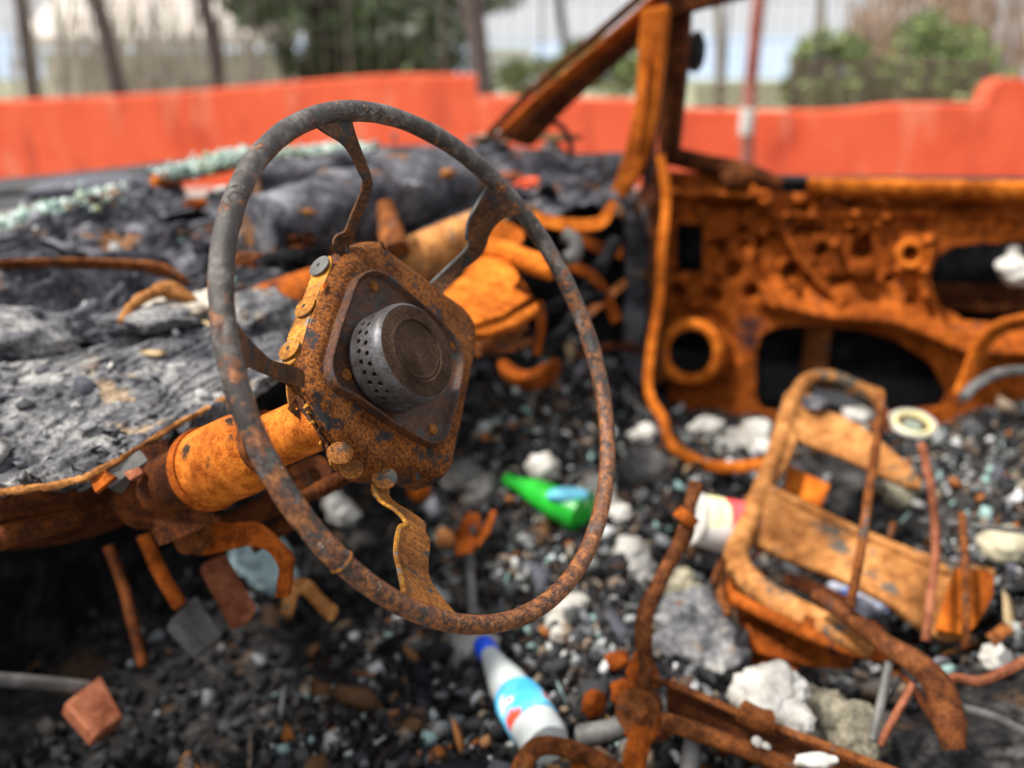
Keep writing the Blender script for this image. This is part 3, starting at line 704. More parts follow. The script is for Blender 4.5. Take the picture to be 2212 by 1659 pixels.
# side plate with three rivets on the lit left shoulder
sp = [((480, 258), .080), ((492, 275), .079), ((478, 340), .080), ((400, 560), .081), ((335, 745), .083), ((288, 868), .085), ((245, 915), .088), ((198, 912), .097), ((192, 880), .099), ((232, 730), .1), ((292, 590), .1), ((345, 455), .1), ((378, 345), .099), ((425, 285), .093)]
SPP = [Wp(*c1(p), h) for p, h in sp]; SPN = poly_normal(SPP)
plate('side_plate', SPP, .0022, M['hub_edge'], sw, bevel=.0005)
for (px, py), hh, mt in (((425, 328), .089, 'grey_rivet'), ((338, 575), .0905, 'hub_edge'), ((243, 830), .092, 'hub_edge')):
    c0 = Wp(*c1((px, py)), hh) + SPN * .0008
    mb = MB().add(*disc_geo(c0, SPN, .0094, .0014, 28, .0006)); o = mb.build('rivet', M['hub_edge'] if mt != 'grey_rivet' else M['grey'], sw)
    mesh('rivet_hole', *disc_geo(c0 + SPN * .0019, SPN, .0017, .0003, 12), M['black'], sw)
mesh('bent_tongue', *extr_geo([Wp(*c1(p), .078) for p in [(455, 425), (452, 445), (428, 478), (430, 440)]], WN * .003), M['orange'], sw)
for (px, py), rr_, hh in (((543, 1455), .0095, .078), ((612, 1548), .0085, .08), ((812, 1603), .0095, .077)):
    nn = (WN * .55 + UP * -.2 + cdir(0, 0, -1) * .6).normalized()
    mesh('rivet', *disc_geo(Wp(*c1((px, py)), hh), cdir(.15, -.45, -.6), rr_, .0018, 24, .0012), M['spoke_low'], sw)
# ---- dished tray with lip
tray_o = [(752, 345), (825, 368), (900, 425), (1010, 520), (1130, 625), (1235, 740), (1292, 860), (1285, 980), (1255, 1130), (1215, 1290), (1180, 1375), (1110, 1396), (1010, 1352), (900, 1285), (760, 1190), (640, 1110), (548, 1060), (500, 985), (488, 900),
          (510, 800), (550, 660), (600, 520), (640, 410), (690, 362)]
tb = resample([Wp(*c1(p), H0 - .0078) for p in tray_o], 4, True); nt_ = len(tb)
rings = []
for d, h in ((.0008, -.009), (.0, .0), (-.0012, .0008), (-.0026, .0), (-.0036, -.004), (-.006, -.0052), (-.012, -.0054)):
    rings.append([p + WN * h for p in offset(tb, d * sgn, WN)])
V = [p for r in rings for p in r]; Fc = [tuple((len(rings) - 1) * nt_ + k for k in range(nt_))]
for i in range(len(rings) - 1):
    for k in range(nt_): Fc.append((i * nt_ + k, i * nt_ + (k + 1) % nt_, (i + 1) * nt_ + (k + 1) % nt_, (i + 1) * nt_ + k))
mesh('tray', V, Fc, M['tray'], sw, sharp=50)
for px, py in ((746, 447), (581, 980), (1100, 1308), (1225, 800)):
    mesh('screw', *disc_geo(Wp(*c1((px, py)), H0 - .0022), WN, .0046, .0016, 14, .0012), M['spoke_low'], sw)
# ---- perforated drum
DC = Wp(902, 757, .034); DR = .0392; DH = .031
DB = DC - WN * DH
du = WN.orthogonal().normalized(); dv = WN.cross(du)
def cyl(a, h, r=DR): return DB + (du * math.cos(a) + dv * math.sin(a)) * r + WN * h
mb = MB(); NC = 30; rows = [(.0055, .0135), (.0135, .0215)]
for ri, (z0, z1) in enumerate(rows):
    for k in range(NC):
        a0 = (k + .5 * ri) * 2 * math.pi / NC; a1 = a0 + 2 * math.pi / NC; am, zm = (a0 + a1) / 2, (z0 + z1) / 2
        Q = []
        for j in range(8):                     # outer square of the cell, 8 points
            an = j * math.pi / 4; cx, cy = math.cos(an), math.sin(an); s_ = 1 / max(abs(cx), abs(cy))
            Q.append(cyl(am + cx * s_ * (a1 - a0) / 2, zm + cy * s_ * (z1 - z0) / 2))
        Hh = [cyl(am + math.cos(j * math.pi / 4) * .0021 / DR, zm + math.sin(j * math.pi / 4) * .0024) for j in range(8)]
        H2 = [cyl(am + math.cos(j * math.pi / 4) * .0018 / DR, zm + math.sin(j * math.pi / 4) * .002, DR - .0022) for j in range(8)]
        mb.add(Q + Hh + H2, [(j, (j + 1) % 8, 8 + (j + 1) % 8, 8 + j) for j in range(8)] + [(8 + j, 8 + (j + 1) % 8, 16 + (j + 1) % 8, 16 + j) for j in range(8)])
mb.add(*revolve_geo(DB, WN, [(DR, -.002), (DR, .0055)], 60)[0:1], [(k, (k + 1) % 60, 60 + (k + 1) % 60, 60 + k) for k in range(60)])
mb.add(revolve_geo(DB, WN, [(DR, .0215), (DR, DH - .005), (DR - .0008, DH - .002), (DR - .003, DH)], 60)[0], [(i * 60 + k, i * 60 + (k + 1) % 60, (i + 1) * 60 + (k + 1) % 60, (i + 1) * 60 + k) for i in range(3) for k in range(60)])
mb.build('drum', M['drum'], sw, sharp=35)
mesh('drum_core', *revolve_geo(DB, WN, [(DR - .004, 0), (DR - .004, DH - .003)], 40), plain('drum_core_mesh', (.02, .02, .022), (.12, .12, .13), 900, .5)[0], sw)
prof = [(DR - .003, DH), (DR - .008, DH + .0007), (.0262, DH + .0006), (.0246, DH + .0012), (.0238, DH + .0004), (.0234, DH - .003), (.02, DH - .004)]
mesh('drum_face', *revolve_geo(DB, WN, prof, 72), M['drum_face'], sw, sharp=28)
prof = [(.0226, DH - .003), (.0225, DH - .0004), (.0219, DH + .0003), (.018, DH - .0004), (.009, DH - .0014), (.0, DH - .0016)]
mesh('drum_disc', *revolve_geo(DB, WN, prof, 72), M['drum_disc'], sw, sharp=28)

# ---- steering column
ax = -WN
def Cx(h, px=None, py=None): return Wp(815, 800, .08) + ax * (h - .08)
c0 = Wp(700, 905, .1)
def colp(h): return c0 + ax * (h - .1)
mesh('column_tube', *revolve_geo(colp(.09), ax, [(.0, 0), (.0205, 0), (.0215, .01), (.022, .085), (.0245, .088), (.032, .10), (.034, .115), (.034, .168), (.031, .174), (.0, .176)], 40), M['column'], car)
mesh('column_clamp', *revolve_geo(colp(.09), ax, [(.03, .158), (.0358, .158), (.0364, .162), (.0358, .168), (.03, .168)], 36), M['orange_deep'], car)
mesh('column_clamp', *revolve_geo(colp(.09), ax, [(.02, .076), (.0262, .076), (.0265, .08), (.0262, .084), (.02, .084)], 36), M['iron'], car)
tube('column_end', [colp(.25), colp(.36)], .03, M['iron_dark'], car, seg=16)
for A, B, mt in (([(352, 950, .81), (410, 1040, .80), (475, 1125, .80)], [(225, 1000, .84), (290, 1090, .83), (345, 1180, .82)], 'iron_dark'),
                 ([(395, 990, .9), (450, 935, .93), (560, 895, .95)], [(420, 1020, .9), (475, 965, .93), (560, 925, .95)], 'orange_deep')):
    mb = MB(); mb.add(*ribbon_geo([D(*p) for p in A], [D(*p) for p in B], .004, 6)); mb.build('column_bracket', M[mt], car)
tube('stalk', [D(615, 1075, .86), D(680, 1062, .86), D(745, 1030, .85), D(775, 1020, .85)], [.008, .008, .007, .006], M['iron_dark'], car, n=4)
tube('stalk', [D(640, 1045, .8), D(668, 1030, .8)], .007, M['iron'], car)
tube('cross_bar', [D(470, 1150, .98), D(610, 1075, 1.0), D(690, 1010, 1.02)], .014, M['iron_dark'], car, n=3)
tube('cross_bar', [D(540, 1180, 1.0), D(650, 1110, 1.02)], .01, M['iron_dark'], car, n=3)
ribs = MB()
ribs.add(*ribbon_geo([D(620, 1010, .92), D(690, 985, .92), D(722, 1030, .9), D(735, 1060, .9)], [D(640, 1040, .92), D(680, 1010, .92), D(700, 1042, .9), D(712, 1062, .9)], .004)); ribs.build('bent_bracket', M['iron_dark'], car)

# ---- dashboard: ash covered sheets
def rows(*rs): return [[D(*p) for p in r] for r in rs]
d1, G1 = sheet('dash_top', rows([(-90, 1045, .80), (20, 1036, .80), (150, 1032, .80), (250, 985, .82), (370, 915, .86), (490, 848, .90), (620, 775, .95)],
                           [(-90, 890, .90), (20, 870, .91), (140, 850, .93), (260, 815, .96), (380, 780, .99), (490, 745, 1.03), (610, 715, 1.06)],
                           [(-90, 800, .98), (20, 770, 1.0), (130, 750, 1.03), (250, 722, 1.07), (370, 680, 1.11), (480, 655, 1.15), (590, 668, 1.14)]), M['ash'], car, 360, 180, .024, 13, 6, 1, True, .012, .012, terrace=5, fold=.25)
d2, G2 = sheet('dash_mid', rows([(-90, 830, 1.02), (60, 760, 1.06), (200, 740, 1.1), (330, 705, 1.14), (450, 670, 1.18), (600, 680, 1.22)],
                           [(-90, 690, 1.15), (60, 660, 1.17), (180, 640, 1.2), (300, 605, 1.23), (400, 610, 1.26), (540, 640, 1.3)],
                           [(-90, 590, 1.27), (60, 580, 1.3), (180, 575, 1.33), (300, 578, 1.35), (420, 600, 1.37), (560, 590, 1.42)]), M['char'], car, 200, 110, .05, 8, 6, 2, True, terrace=5, fold=.8)
d3, G3 = sheet('dash_far', rows([(-90, 610, 1.29), (100, 585, 1.34), (280, 590, 1.4), (430, 640, 1.38), (640, 600, 1.42), (900, 520, 1.5), (1100, 470, 1.6), (1370, 440, 1.75)],
                           [(-90, 560, 1.36), (100, 515, 1.42), (280, 490, 1.5), (430, 480, 1.52), (640, 450, 1.62), (900, 410, 1.7), (1100, 395, 1.8), (1370, 400, 1.86)],
                           [(-90, 525, 1.42), (100, 465, 1.5), (280, 412, 1.6), (430, 372, 1.7), (640, 338, 1.82), (900, 312, 1.95), (1100, 305, 2.0), (1370, 345, 2.0)]), M['char'], car, 330, 130, .05, 8, 6, 3, True, terrace=5, fold=.6)
for nm, G, n, mt, s0, s1, sd_ in (('ash_flakes', G1, 170, 'flakes', .002, .013, 1), ('charred_bits', G2, 90, 'dash_bits', .003, .009, 2), ('charred_bits', G3, 240, 'dash_bits', .003, .016, 3)):
    rng = np.random.default_rng(sd_); a, b_, _ = G.shape; P = G[rng.integers(0, a, n), rng.integers(0, b_, n)] + rng.normal(size=(n, 3)) * .004
    o = chunks(nm, P, rng.uniform(0, 1, n) ** 2 * (s1 - s0) + s0, M[mt], car, (.1, .3), sd_, True); o['kind'] = 'stuff'
for G, n, s1, sd_ in ((G1, 14, .024, 11), (G2, 10, .035, 12), (G3, 34, .05, 13)):
    rng = np.random.default_rng(sd_); a, b_, _ = G.shape; P = G[rng.integers(0, a, n), rng.integers(0, b_, n)] + np.array((0, 0, .006))
    o = chunks('burnt_flakes', P, rng.uniform(.3, 1, n) * s1, M['sheet_bits'], car, (.03, .09), sd_, True, (.5, 1)); o['kind'] = 'stuff'
# glass crumbs along the windscreen base
line = resample([D(-90, 528, 1.4), D(60, 480, 1.48), D(200, 437, 1.56), D(280, 402, 1.62), D(400, 375, 1.7), D(520, 342, 1.78), D(640, 335, 1.83), D(800, 322, 1.9), D(1000, 302, 2.0), D(1120, 300, 2.02)], 60)
rng = np.random.default_rng(5); k = rng.integers(0, len(line), 6000); k = k[fbm(np.stack([k * .02, k * 0., k * 0.], 1), 1, 3, 3) + rng.uniform(-.25, .25, 6000) > -.02]; NG = len(k); P = np.array([tuple(line[i]) for i in k]) + rng.normal(size=(NG, 3)) * np.array((.018, .02, .005)) + np.array((0, 0, .006))
o = chunks('glass_crumbs', P, rng.uniform(.002, .008, NG), M['glass_bits'], car, (.4, 1), 5); o['kind'] = 'stuff'
# curled edges and rolls in the dash
tube('dash_edge_strip', [D(-60, 575, 1.2), D(120, 568, 1.2), D(280, 572, 1.19), D(360, 585, 1.18), D(400, 605, 1.17)], [.010, .010, .011, .014, .008], M['iron'], car, n=6, flat=.5, rough=.002)
tube('curled_edge', [D(262, 698, 1.05), D(285, 660, 1.07), D(330, 632, 1.09), D(365, 625, 1.1), D(420, 650, 1.1)], [.004, .006, .007, .012, .004], M['seat'], car, n=6, rough=.004)
lump('foam_lump', D(420, 668, 1.12), (.05, .04, .016), plain('scorched_foam', (.6, .56, .48), (.16, .13, .1), 30, .95)[0], car, seed=4, sub=5, amp=.5, rot=.3)
lump('ash_lump', D(320, 690, 1.08), (.05, .035, .012), M['ash'], car, seed=14, sub=5, amp=.5, rot=.3)
lump('ash_lump', D(555, 690, 1.13), (.05, .05, .035), M['ash'], car, seed=7, sub=4, amp=.4)
lump('grey_roll', D(20, 730, 1.02), (.07, .05, .03), M['ash'], car, seed=9, sub=4, amp=.2)
mb = MB(); mb.add(*tube_geo([D(560, 500, 1.36), D(680, 470, 1.42), D(800, 440, 1.5), D(930, 400, 1.6), D(1010, 380, 1.68)], [.05, .058, .055, .06, .05], seg=16, n=10, rough=.02, seed=3)); mb.build('charred_roll', M['char'], car)
mb = MB(); mb.add(*tube_geo([D(545, 400, 1.6), D(700, 375, 1.68), D(850, 360, 1.78), D(1000, 345, 1.85)], [.03, .035, .035, .03], seg=14, n=8, rough=.016, seed=5)); mb.build('charred_roll', M['char'], car)
for i, (x, y, d, s, mt) in enumerate([(425, 440, 1.45, .016, 'orange_deep'), (600, 470, 1.35, .016, 'iron'), (540, 560, 1.3, .022, 'iron'), (640, 520, 1.36, .026, 'iron_dark'), (750, 540, 1.36, .024, 'iron_dark'), (620, 560, 1.28, .03, 'shaded_char'),
                                      (960, 375, 1.56, .016, 'seat'), (1140, 395, 1.75, .022, 'wall'), (1100, 380, 1.75, .02, 'pink'), (880, 400, 1.5, .02, 'char'), (660, 455, 1.36, .014, 'seat'), (480, 410, 1.5, .013, 'white')]):
    V, Fc = lump_geo((0, 0, 0), (s, s, s * .4), i + 30, 4, .5); nz = fbm(np.array([tuple(v) for v in V]), 2.0 / s, 4, i, True); c = D(x, y, d); a_ = Matrix.Rotation(i * 1.3, 3, 'Z')
    mesh('burnt_lump', [a_ @ (v * (1 + .5 * float(z_))) + c for v, z_ in zip(V, nz)], Fc, M[mt], car, smooth=False)
# front lip and underside of the dash
mb = MB(); mb.add(*tube_geo([D(-60, 1070, .79), D(150, 1042, .795), D(250, 997, .81), D(370, 925, .85), D(490, 860, .9)], .0032, seg=8, n=14, rough=.003)); mb.build('dash_front_lip', M['seat'], car)
sheet('dash_underside', rows([(-90, 1060, .82), (150, 1045, .82), (250, 1000, .84), (370, 930, .88), (500, 860, .93)], [(-90, 1160, .86), (150, 1110, .87), (250, 1060, .89), (370, 990, .95), (500, 930, 1.0)],
                             [(-90, 1200, 1.0), (100, 1180, 1.0), (250, 1140, 1.02), (380, 1060, 1.08), (500, 980, 1.15)]), M['iron_dark'], car, 40, 20, .004, 20)
tube('dash_rail', [D(-60, 1180, .84), D(120, 1125, .86), D(210, 1095, .88)], .012, M['iron_dark'], car, n=4)
extr('switch_block', [D(210, 1030, .80), D(300, 972, .82), D(325, 992, .82), D(235, 1055, .8)], Vector((0, .02, -.015)), M['grey'], car)
extr('broken_tab', [D(195, 1040, .8), D(225, 1015, .8), D(250, 1030, .8), D(205, 1065, .79)], Vector((0, .006, -.004)), M['orange_deep'], car)
extr('broken_tab', [D(265, 1020, .8), D(300, 1008, .8), D(312, 1022, .8), D(280, 1038, .79)], Vector((0, .006, -.004)), M['pink'], car)
tube('dash_loom', [D(450, 600, 1.3), D(430, 640, 1.25), D(460, 690, 1.2)], .006, M['black'], car, n=3)

# ---- hood, cowl, front wing
sheet('hood', rows([(-120, 480, 1.95), (150, 430, 2.05), (540, 362, 2.35), (1000, 330, 2.6), (1345, 352, 2.55)], [(-120, 430, 2.1), (150, 400, 2.25), (540, 348, 2.5), (1000, 322, 2.8), (1345, 347, 2.75)], [(-120, 396, 2.3), (150, 375, 2.4), (540, 333, 2.7), (1000, 314, 3.0), (1345, 342, 3.0)]), M['blackmetal'], car, 60, 20, .004, 2, 2)
sheet('cowl', rows([(-120, 560, 1.5), (60, 500, 1.6), (200, 445, 1.68), (500, 365, 1.85)], [(-120, 500, 1.7), (80, 450, 1.8), (250, 398, 1.9), (520, 345, 2.1)]), M['blackmetal'], car, 40, 20, .012, 5, 3)
lump('cowl_cover', D(235, 412, 1.74), (.14, .05, .028), plain('purple_grey', (.11, .11, .14), (.06, .06, .075), 10, .6)[0], car, seed=12, sub=4, amp=.15, rot=.35)
tube('wiper_rail', [D(330, 395, 1.72), D(480, 362, 1.8), D(560, 345, 1.85), D(720, 325, 1.95)], .011, M['orange'], car, n=5, rough=.002)
tube('cowl_strip', [D(-80, 425, 1.95), D(150, 398, 2.05), D(420, 358, 2.2)], .01, M['grey'], car, n=5)
sheet('front_wing', rows([(1130, 400, 1.9), (1240, 390, 1.9), (1350, 400, 1.9)], [(1120, 345, 2.1), (1240, 352, 2.1), (1350, 352, 2.1)]), M['char'], car, 30, 20, .02, 8)
tube('wing_edge', [D(1140, 338, 2.12), D(1240, 344, 2.12), D(1345, 340, 2.12)], .012, M['black'], car, n=3)

# ---- passenger side: pillars
LP_ = 1.80
def beam(name, A, B, mat, th=.05, parent=car, lat=LP_, lb=None, n=3):
    V, Fc = ribbon_geo([L(*p, lat) for p in A], [L(*p, lb or lat) for p in B], th, n); return mesh(name, V, Fc, M[mat], parent, bevel=.004, sharp=35)
beam('windscreen_pillar', [(1068, 294), (1155, 208), (1305, 84), (1425, -16), (1500, -86)], [(1140, 318), (1218, 232), (1355, 112), (1440, 38), (1520, -20)], 'iron_dark', .04, lat=1.84)
tube('pillar_flange', [L(1072, 300, 1.80), L(1160, 218, 1.80), L(1290, 112, 1.8), L(1400, 20, 1.8), L(1460, -40, 1.8)], [.008, .014, .017, .02, .02], M['orange_deep'], car, n=4, flat=.5, rough=.002)
tube('pillar_seal', [L(1055, 292, 1.82), L(1150, 195, 1.82), L(1300, 66, 1.82), L(1400, -20, 1.82)], .008, M['iron_dark'], car, n=4)
beam('window_post', [(1385, 20), (1378, 90), (1375, 180), (1358, 290), (1335, 370), (1310, 440)], [(1442, 10), (1436, 90), (1425, 180), (1410, 290), (1385, 370), (1330, 450)], 'orange', .035, lat=1.76)
beam('window_post_inner', [(1395, 120), (1392, 200), (1372, 330)], [(1402, 120), (1400, 200), (1380, 330)], 'orange_deep', .02, lat=1.75)
beam('door_frame', [(1448, -60), (1438, 100), (1425, 250), (1420, 340)], [(1490, -60), (1484, 100), (1470, 250), (1460, 345)], 'iron_dark', .045, lat=1.83)
tube('pillar_gap', [L(1442, -60, 1.8), L(1432, 120, 1.8), L(1412, 300, 1.8), L(1395, 400, 1.8)], .008, M['black'], car, n=3)
beam('roof_rail', [(1400, -20), (1500, -60), (1900, -160)], [(1440, 45), (1500, 20), (1900, -80)], 'iron_dark', .06, lat=1.8)
lump('mirror_stub', L(1503, 112, 1.9), (.02, .03, .035), M['black'], car, seed=3, amp=.2)
tube('loose_wire', [L(1190, 262, 1.9), L(1215, 275, 1.9), L(1232, 310, 1.9), L(1232, 335, 1.9)], .006, M['black'], car, n=4)
beam('hinge_pillar', [(1338, 430), (1350, 560), (1345, 700), (1335, 830)], [(1405, 400), (1400, 560), (1395, 700), (1390, 830)], 'char', .05, lat=1.86)
beam('hinge_pillar_flange', [(1396, 330), (1402, 500), (1400, 700), (1398, 830)], [(1432, 330), (1436, 500), (1436, 700), (1430, 830)], 'iron', .03, lat=1.84)
tube('pillar_bolt', [L(1400, 365, 1.8), L(1400, 365, 1.84)], .02, M['pink'], car)
tube('pillar_bolt', [L(1400, 420, 1.8), L(1400, 420, 1.84)], .02, M['pink'], car)
sheet('kick_panel', [[L(1000, 860, 1.9), L(1200, 860, 1.9), L(1370, 850, 1.9)], [L(1000, 440, 1.95), L(1200, 430, 1.95), L(1370, 420, 1.95)]], M['shaded_char'], car, 20, 20, .02, 6)
tube('door_seal_strip', [L(1425, 335, 1.74), L(1440, 420, 1.73), L(1430, 540, 1.72), L(1425, 650, 1.72), L(1405, 760, 1.7), L(1402, 850, 1.68), L(1432, 905, 1.64), L(1450, 960, 1.6), L(1500, 992, 1.57), L(1560, 1010, 1.55), L(1660, 1000, 1.5)], .0105, M['orange'], car, n=6, flat=.55, rough=.003)

# ---- passenger door with embossed inner panel
DL = 1.88
door = empty('passenger_door', L(1800, 1000, DL), car)
def dc(p): return (1350 + .3907 * p[0], 162 + .3907 * p[1])
def to_uv(px, py):
    q = L(px, py, DL); return q.dot(REAR), q.z
def in_poly(u, v, P):
    c = np.zeros_like(u, bool)
    for i in range(len(P)):
        (x1, y1), (x2, y2) = P[i], P[i - 1]
        c ^= ((y1 > v) != (y2 > v)) & (u < (x2 - x1) * (v - y1) / (y2 - y1 + 1e-12) + x1)
    return c
uvp = lambda P: [to_uv(*p) for p in P]
DoorOut = uvp([(1440, 372), (1560, 372), (1640, 395), (1700, 420), (2330, 425), (2330, 980), (2100, 960), (1440, 900)])
holes = [uvp([dc(p) for p in [(280, 825), (430, 825), (430, 1090), (280, 1095)]]),
         uvp([(dc((365, 1530))[0] + 49 * math.cos(a), dc((365, 1530))[1] + 49 * math.sin(a)) for a in np.linspace(0, 2 * math.pi, 24, endpoint=False)]),
         uvp([(1632, 860), (1634, 760), (1648, 720), (1690, 704), (1760, 703), (1860, 712), (1940, 738), (2010, 785), (2045, 850), (2030, 880), (1900, 895), (1750, 900), (1650, 890)]),
         uvp([(2008, 600), (2020, 560), (2060, 532), (2130, 525), (2330, 525), (2330, 700), (2150, 697), (2080, 690), (2030, 660)])]
u0, u1 = min(p[0] for p in DoorOut), max(p[0] for p in DoorOut); z0, z1 = min(p[1] for p in DoorOut), max(p[1] for p in DoorOut)
NU, NV = 300, 150
uu, vv = np.meshgrid(np.linspace(u0, u1, NU), np.linspace(z0, z1, NV), indexing='ij')
H = .006 * fbm(np.stack([uu.ravel(), vv.ravel(), vv.ravel() * 0], 1), 16, 4, 7).reshape(uu.shape)
def bumpf(px, py, rx, ry, h, hard=.5):
    global H
    cu, cv = to_uv(px, py); cu2, _ = to_uv(px + rx, py); _, cv2 = to_uv(px, py + ry)
    r = np.sqrt(((uu - cu) / abs(cu2 - cu)) ** 2 + ((vv - cv) / abs(cv2 - cv)) ** 2); H = H + 1.7 * h * np.clip((1 - r) / hard, 0, 1)
def ringf(px, py, r0, wd, h):
    global H
    cu, cv = to_uv(px, py); cu2, _ = to_uv(px + r0, py); R0 = abs(cu2 - cu); r = np.sqrt((uu - cu) ** 2 + (vv - cv) ** 2) / R0; H = H + h * np.exp(-((r - 1) / wd) ** 2)
def ridge(P, wd, h):
    global H
    Q = uvp(P); s = to_uv(1800, 600)[0]; wd = abs(to_uv(1800 + wd, 600)[0] - s); best = np.full(uu.shape, 1e9)
    for (a, b_), (c, d) in zip(Q, Q[1:]):
        tt = np.clip(((uu - a) * (c - a) + (vv - b_) * (d - b_)) / ((c - a) ** 2 + (d - b_) ** 2), 0, 1); best = np.minimum(best, np.hypot(uu - a - tt * (c - a), vv - b_ - tt * (d - b_)))
    H = H + 1.6 * h * np.exp(-(best / wd) ** 2)
for (x, y, rx, ry, h) in [(530, 950, 40, 55, -.025), (745, 925, 30, 60, -.03), (910, 1075, 50, 60, -.03), (1080, 965, 45, 45, -.04), (1310, 965, 65, 75, -.03), (1170, 1150, 45, 40, -.025), (1460, 1130, 35, 35, -.02), (700, 1200, 50, 50, -.02),
                          (290, 1200, 50, 55, -.03), (480, 1220, 70, 60, -.02), (1010, 850, 70, 30, -.02), (1250, 860, 50, 25, -.015), (560, 700, 250, 50, -.02), (800, 660, 60, 60, .02), (1300, 1070, 90, 60, .02), (650, 860, 40, 30, -.015), (600, 1080, 60, 60, -.015), (1900, 760, 200, 60, -.02), (1400, 720, 500, 30, -.012)]:
    px, py = dc((x, y)); bumpf(px, py, rx * .39, ry * .39, h)
rng = random.Random(12)
for k in range(60):
    x, y = rng.uniform(260, 1680), rng.uniform(640, 1260)
    if in_poly(np.array([x]), np.array([y]), [(880, 1180), (1500, 1300), (2206, 1450), (2206, 1300), (880, 1260)])[0]: continue
    px, py = dc((x, y)); bumpf(px, py, rng.uniform(5, 15), rng.uniform(4, 14), rng.choice([-.018, -.014, .012, .016]), .6)
for k in range(10):
    x, y = rng.uniform(950, 2200), rng.uniform(670, 760); px, py = dc((x, y)); bumpf(px, py, rng.uniform(8, 26), rng.uniform(4, 9), rng.choice([-.02, .014]), .6)
px, py = dc((1580, 990)); ringf(px, py, 42, .2, .018); ringf(px, py, 24, .3, -.012); bumpf(px, py, 20, 20, .012); bumpf(px, py, 7, 7, -.03)
px, py = dc((365, 1530)); ringf(px, py, 68, .22, .03); ringf(px, py, 92, .12, -.012)
ridge([dc(p) for p in [(700, 580), (800, 700), (880, 850), (960, 1000), (1080, 1140), (1200, 1230)]], 14, .02)
ridge([dc(p) for p in [(780, 860), (700, 1000), (760, 1150), (840, 1240)]], 10, .016)
ridge([dc(p) for p in [(260, 650), (500, 640), (700, 660)]], 14, .025)
ridge([dc(p) for p in [(820, 1230), (1100, 1300), (1500, 1330), (1720, 1420), (1900, 1500), (2206, 1500)]], 26, .03)
ridge([dc(p) for p in [(1690, 900), (1640, 1150), (1760, 1380), (1950, 1420)]], 12, .012)
ridge([dc(p) for p in [(900, 770), (1200, 770), (1700, 760), (2206, 780)]], 8, .012)
P = uu.ravel()[:, None] * np.array(REAR) + vv.ravel()[:, None] * np.array(UP) + (DL - H.ravel())[:, None] * np.array(LAT)
cu = (uu[:-1, :-1] + uu[1:, 1:]) / 2; cv = (vv[:-1, :-1] + vv[1:, 1:]) / 2
ok = in_poly(cu, cv, DoorOut)
for h in holes: ok &= ~in_poly(cu, cv, h)
I, J = np.nonzero(ok); Fc = np.stack([I * NV + J, I * NV + J + 1, (I + 1) * NV + J + 1, (I + 1) * NV + J], 1)
used = np.unique(Fc); remap = np.full(len(P), -1); remap[used] = np.arange(len(used))
mesh('inner_panel', P[used], remap[Fc], M['orange_deep'], door, solid=.012, sharp=60)
tube('top_rail', [L(1745, 402, DL - .02), L(1900, 406, DL - .02), L(2100, 410, DL - .02), L(2330, 413, DL - .02)], .02, M['orange'], door, n=4, flat=.8)
tube('top_edge', [L(1640, 386, DL + .02), L(1800, 388, DL + .02), L(2330, 392, DL + .02)], .008, M['black'], door, n=3)
tube('corner_trim', [L(1440, 338, DL - .02), L(1480, 345, DL - .02), L(1560, 362, DL - .02), L(1630, 380, DL - .02), L(1690, 400, DL - .02)], [.016, .018, .02, .018, .012], M['iron_dark'], door, n=4, rough=.004)
lump('lock_lump', L(1590, 385, DL - .03), (.03, .02, .02), M['iron_dark'], door, seed=8, amp=.4)
ring = [L(dc((365, 1530))[0] + 60 * math.cos(a), dc((365, 1530))[1] + 60 * math.sin(a), DL - .02) for a in np.linspace(0, 2 * math.pi, 20, endpoint=False)]
tube('speaker_ring', ring, .012, M['orange'], door, closed=True, n=2)
ring = [L(dc((1580, 990))[0] + 26 * math.cos(a), dc((1580, 990))[1] + 26 * math.sin(a), DL - .02) for a in np.linspace(0, 2 * math.pi, 16, endpoint=False)]
tube('winder_ring', ring, .007, M['orange'], door, closed=True, n=2)
sheet('outer_skin', [[L(1420, 1000, 1.98), L(1800, 1000, 1.98), L(2400, 1000, 1.98)], [L(1430, 385, 1.98), L(1800, 392, 1.98), L(2400, 396, 1.98)]], M['shaded_char'], door, 20, 10, .004, 6, solid=.003)
tube('inner_bar', [L(1770, 700, 1.93), L(1755, 820, 1.93)], .028, M['iron'], door, flat=.4)
tube('inner_bar', [L(2000, 632, 1.95), L(2330, 640, 1.95)], .02, M['iron_dark'], door)
tube('inner_bar', [L(2010, 658, 1.94), L(2330, 668, 1.94)], .014, M['iron_dark'], door)
tube('pull_bracket', [L(2230, 690, 1.72), L(2150, 712, 1.72), L(2110, 770, 1.72), L(2075, 855, 1.7)], .02, M['orange'], door, n=5, flat=.5, rough=.003)
mesh('side_sill_panel', *extr_geo([cs(-1.2, 1.93, .2), cs(1.5, 1.93, .2), cs(1.5, 1.93, .56), cs(-1.2, 1.93, .62)], LAT * .05), M['black'], car)
tube('sill', [cs(-1.1, 1.95, .47), cs(1.5, 1.95, .47)], .06, M['shaded_char'], car)

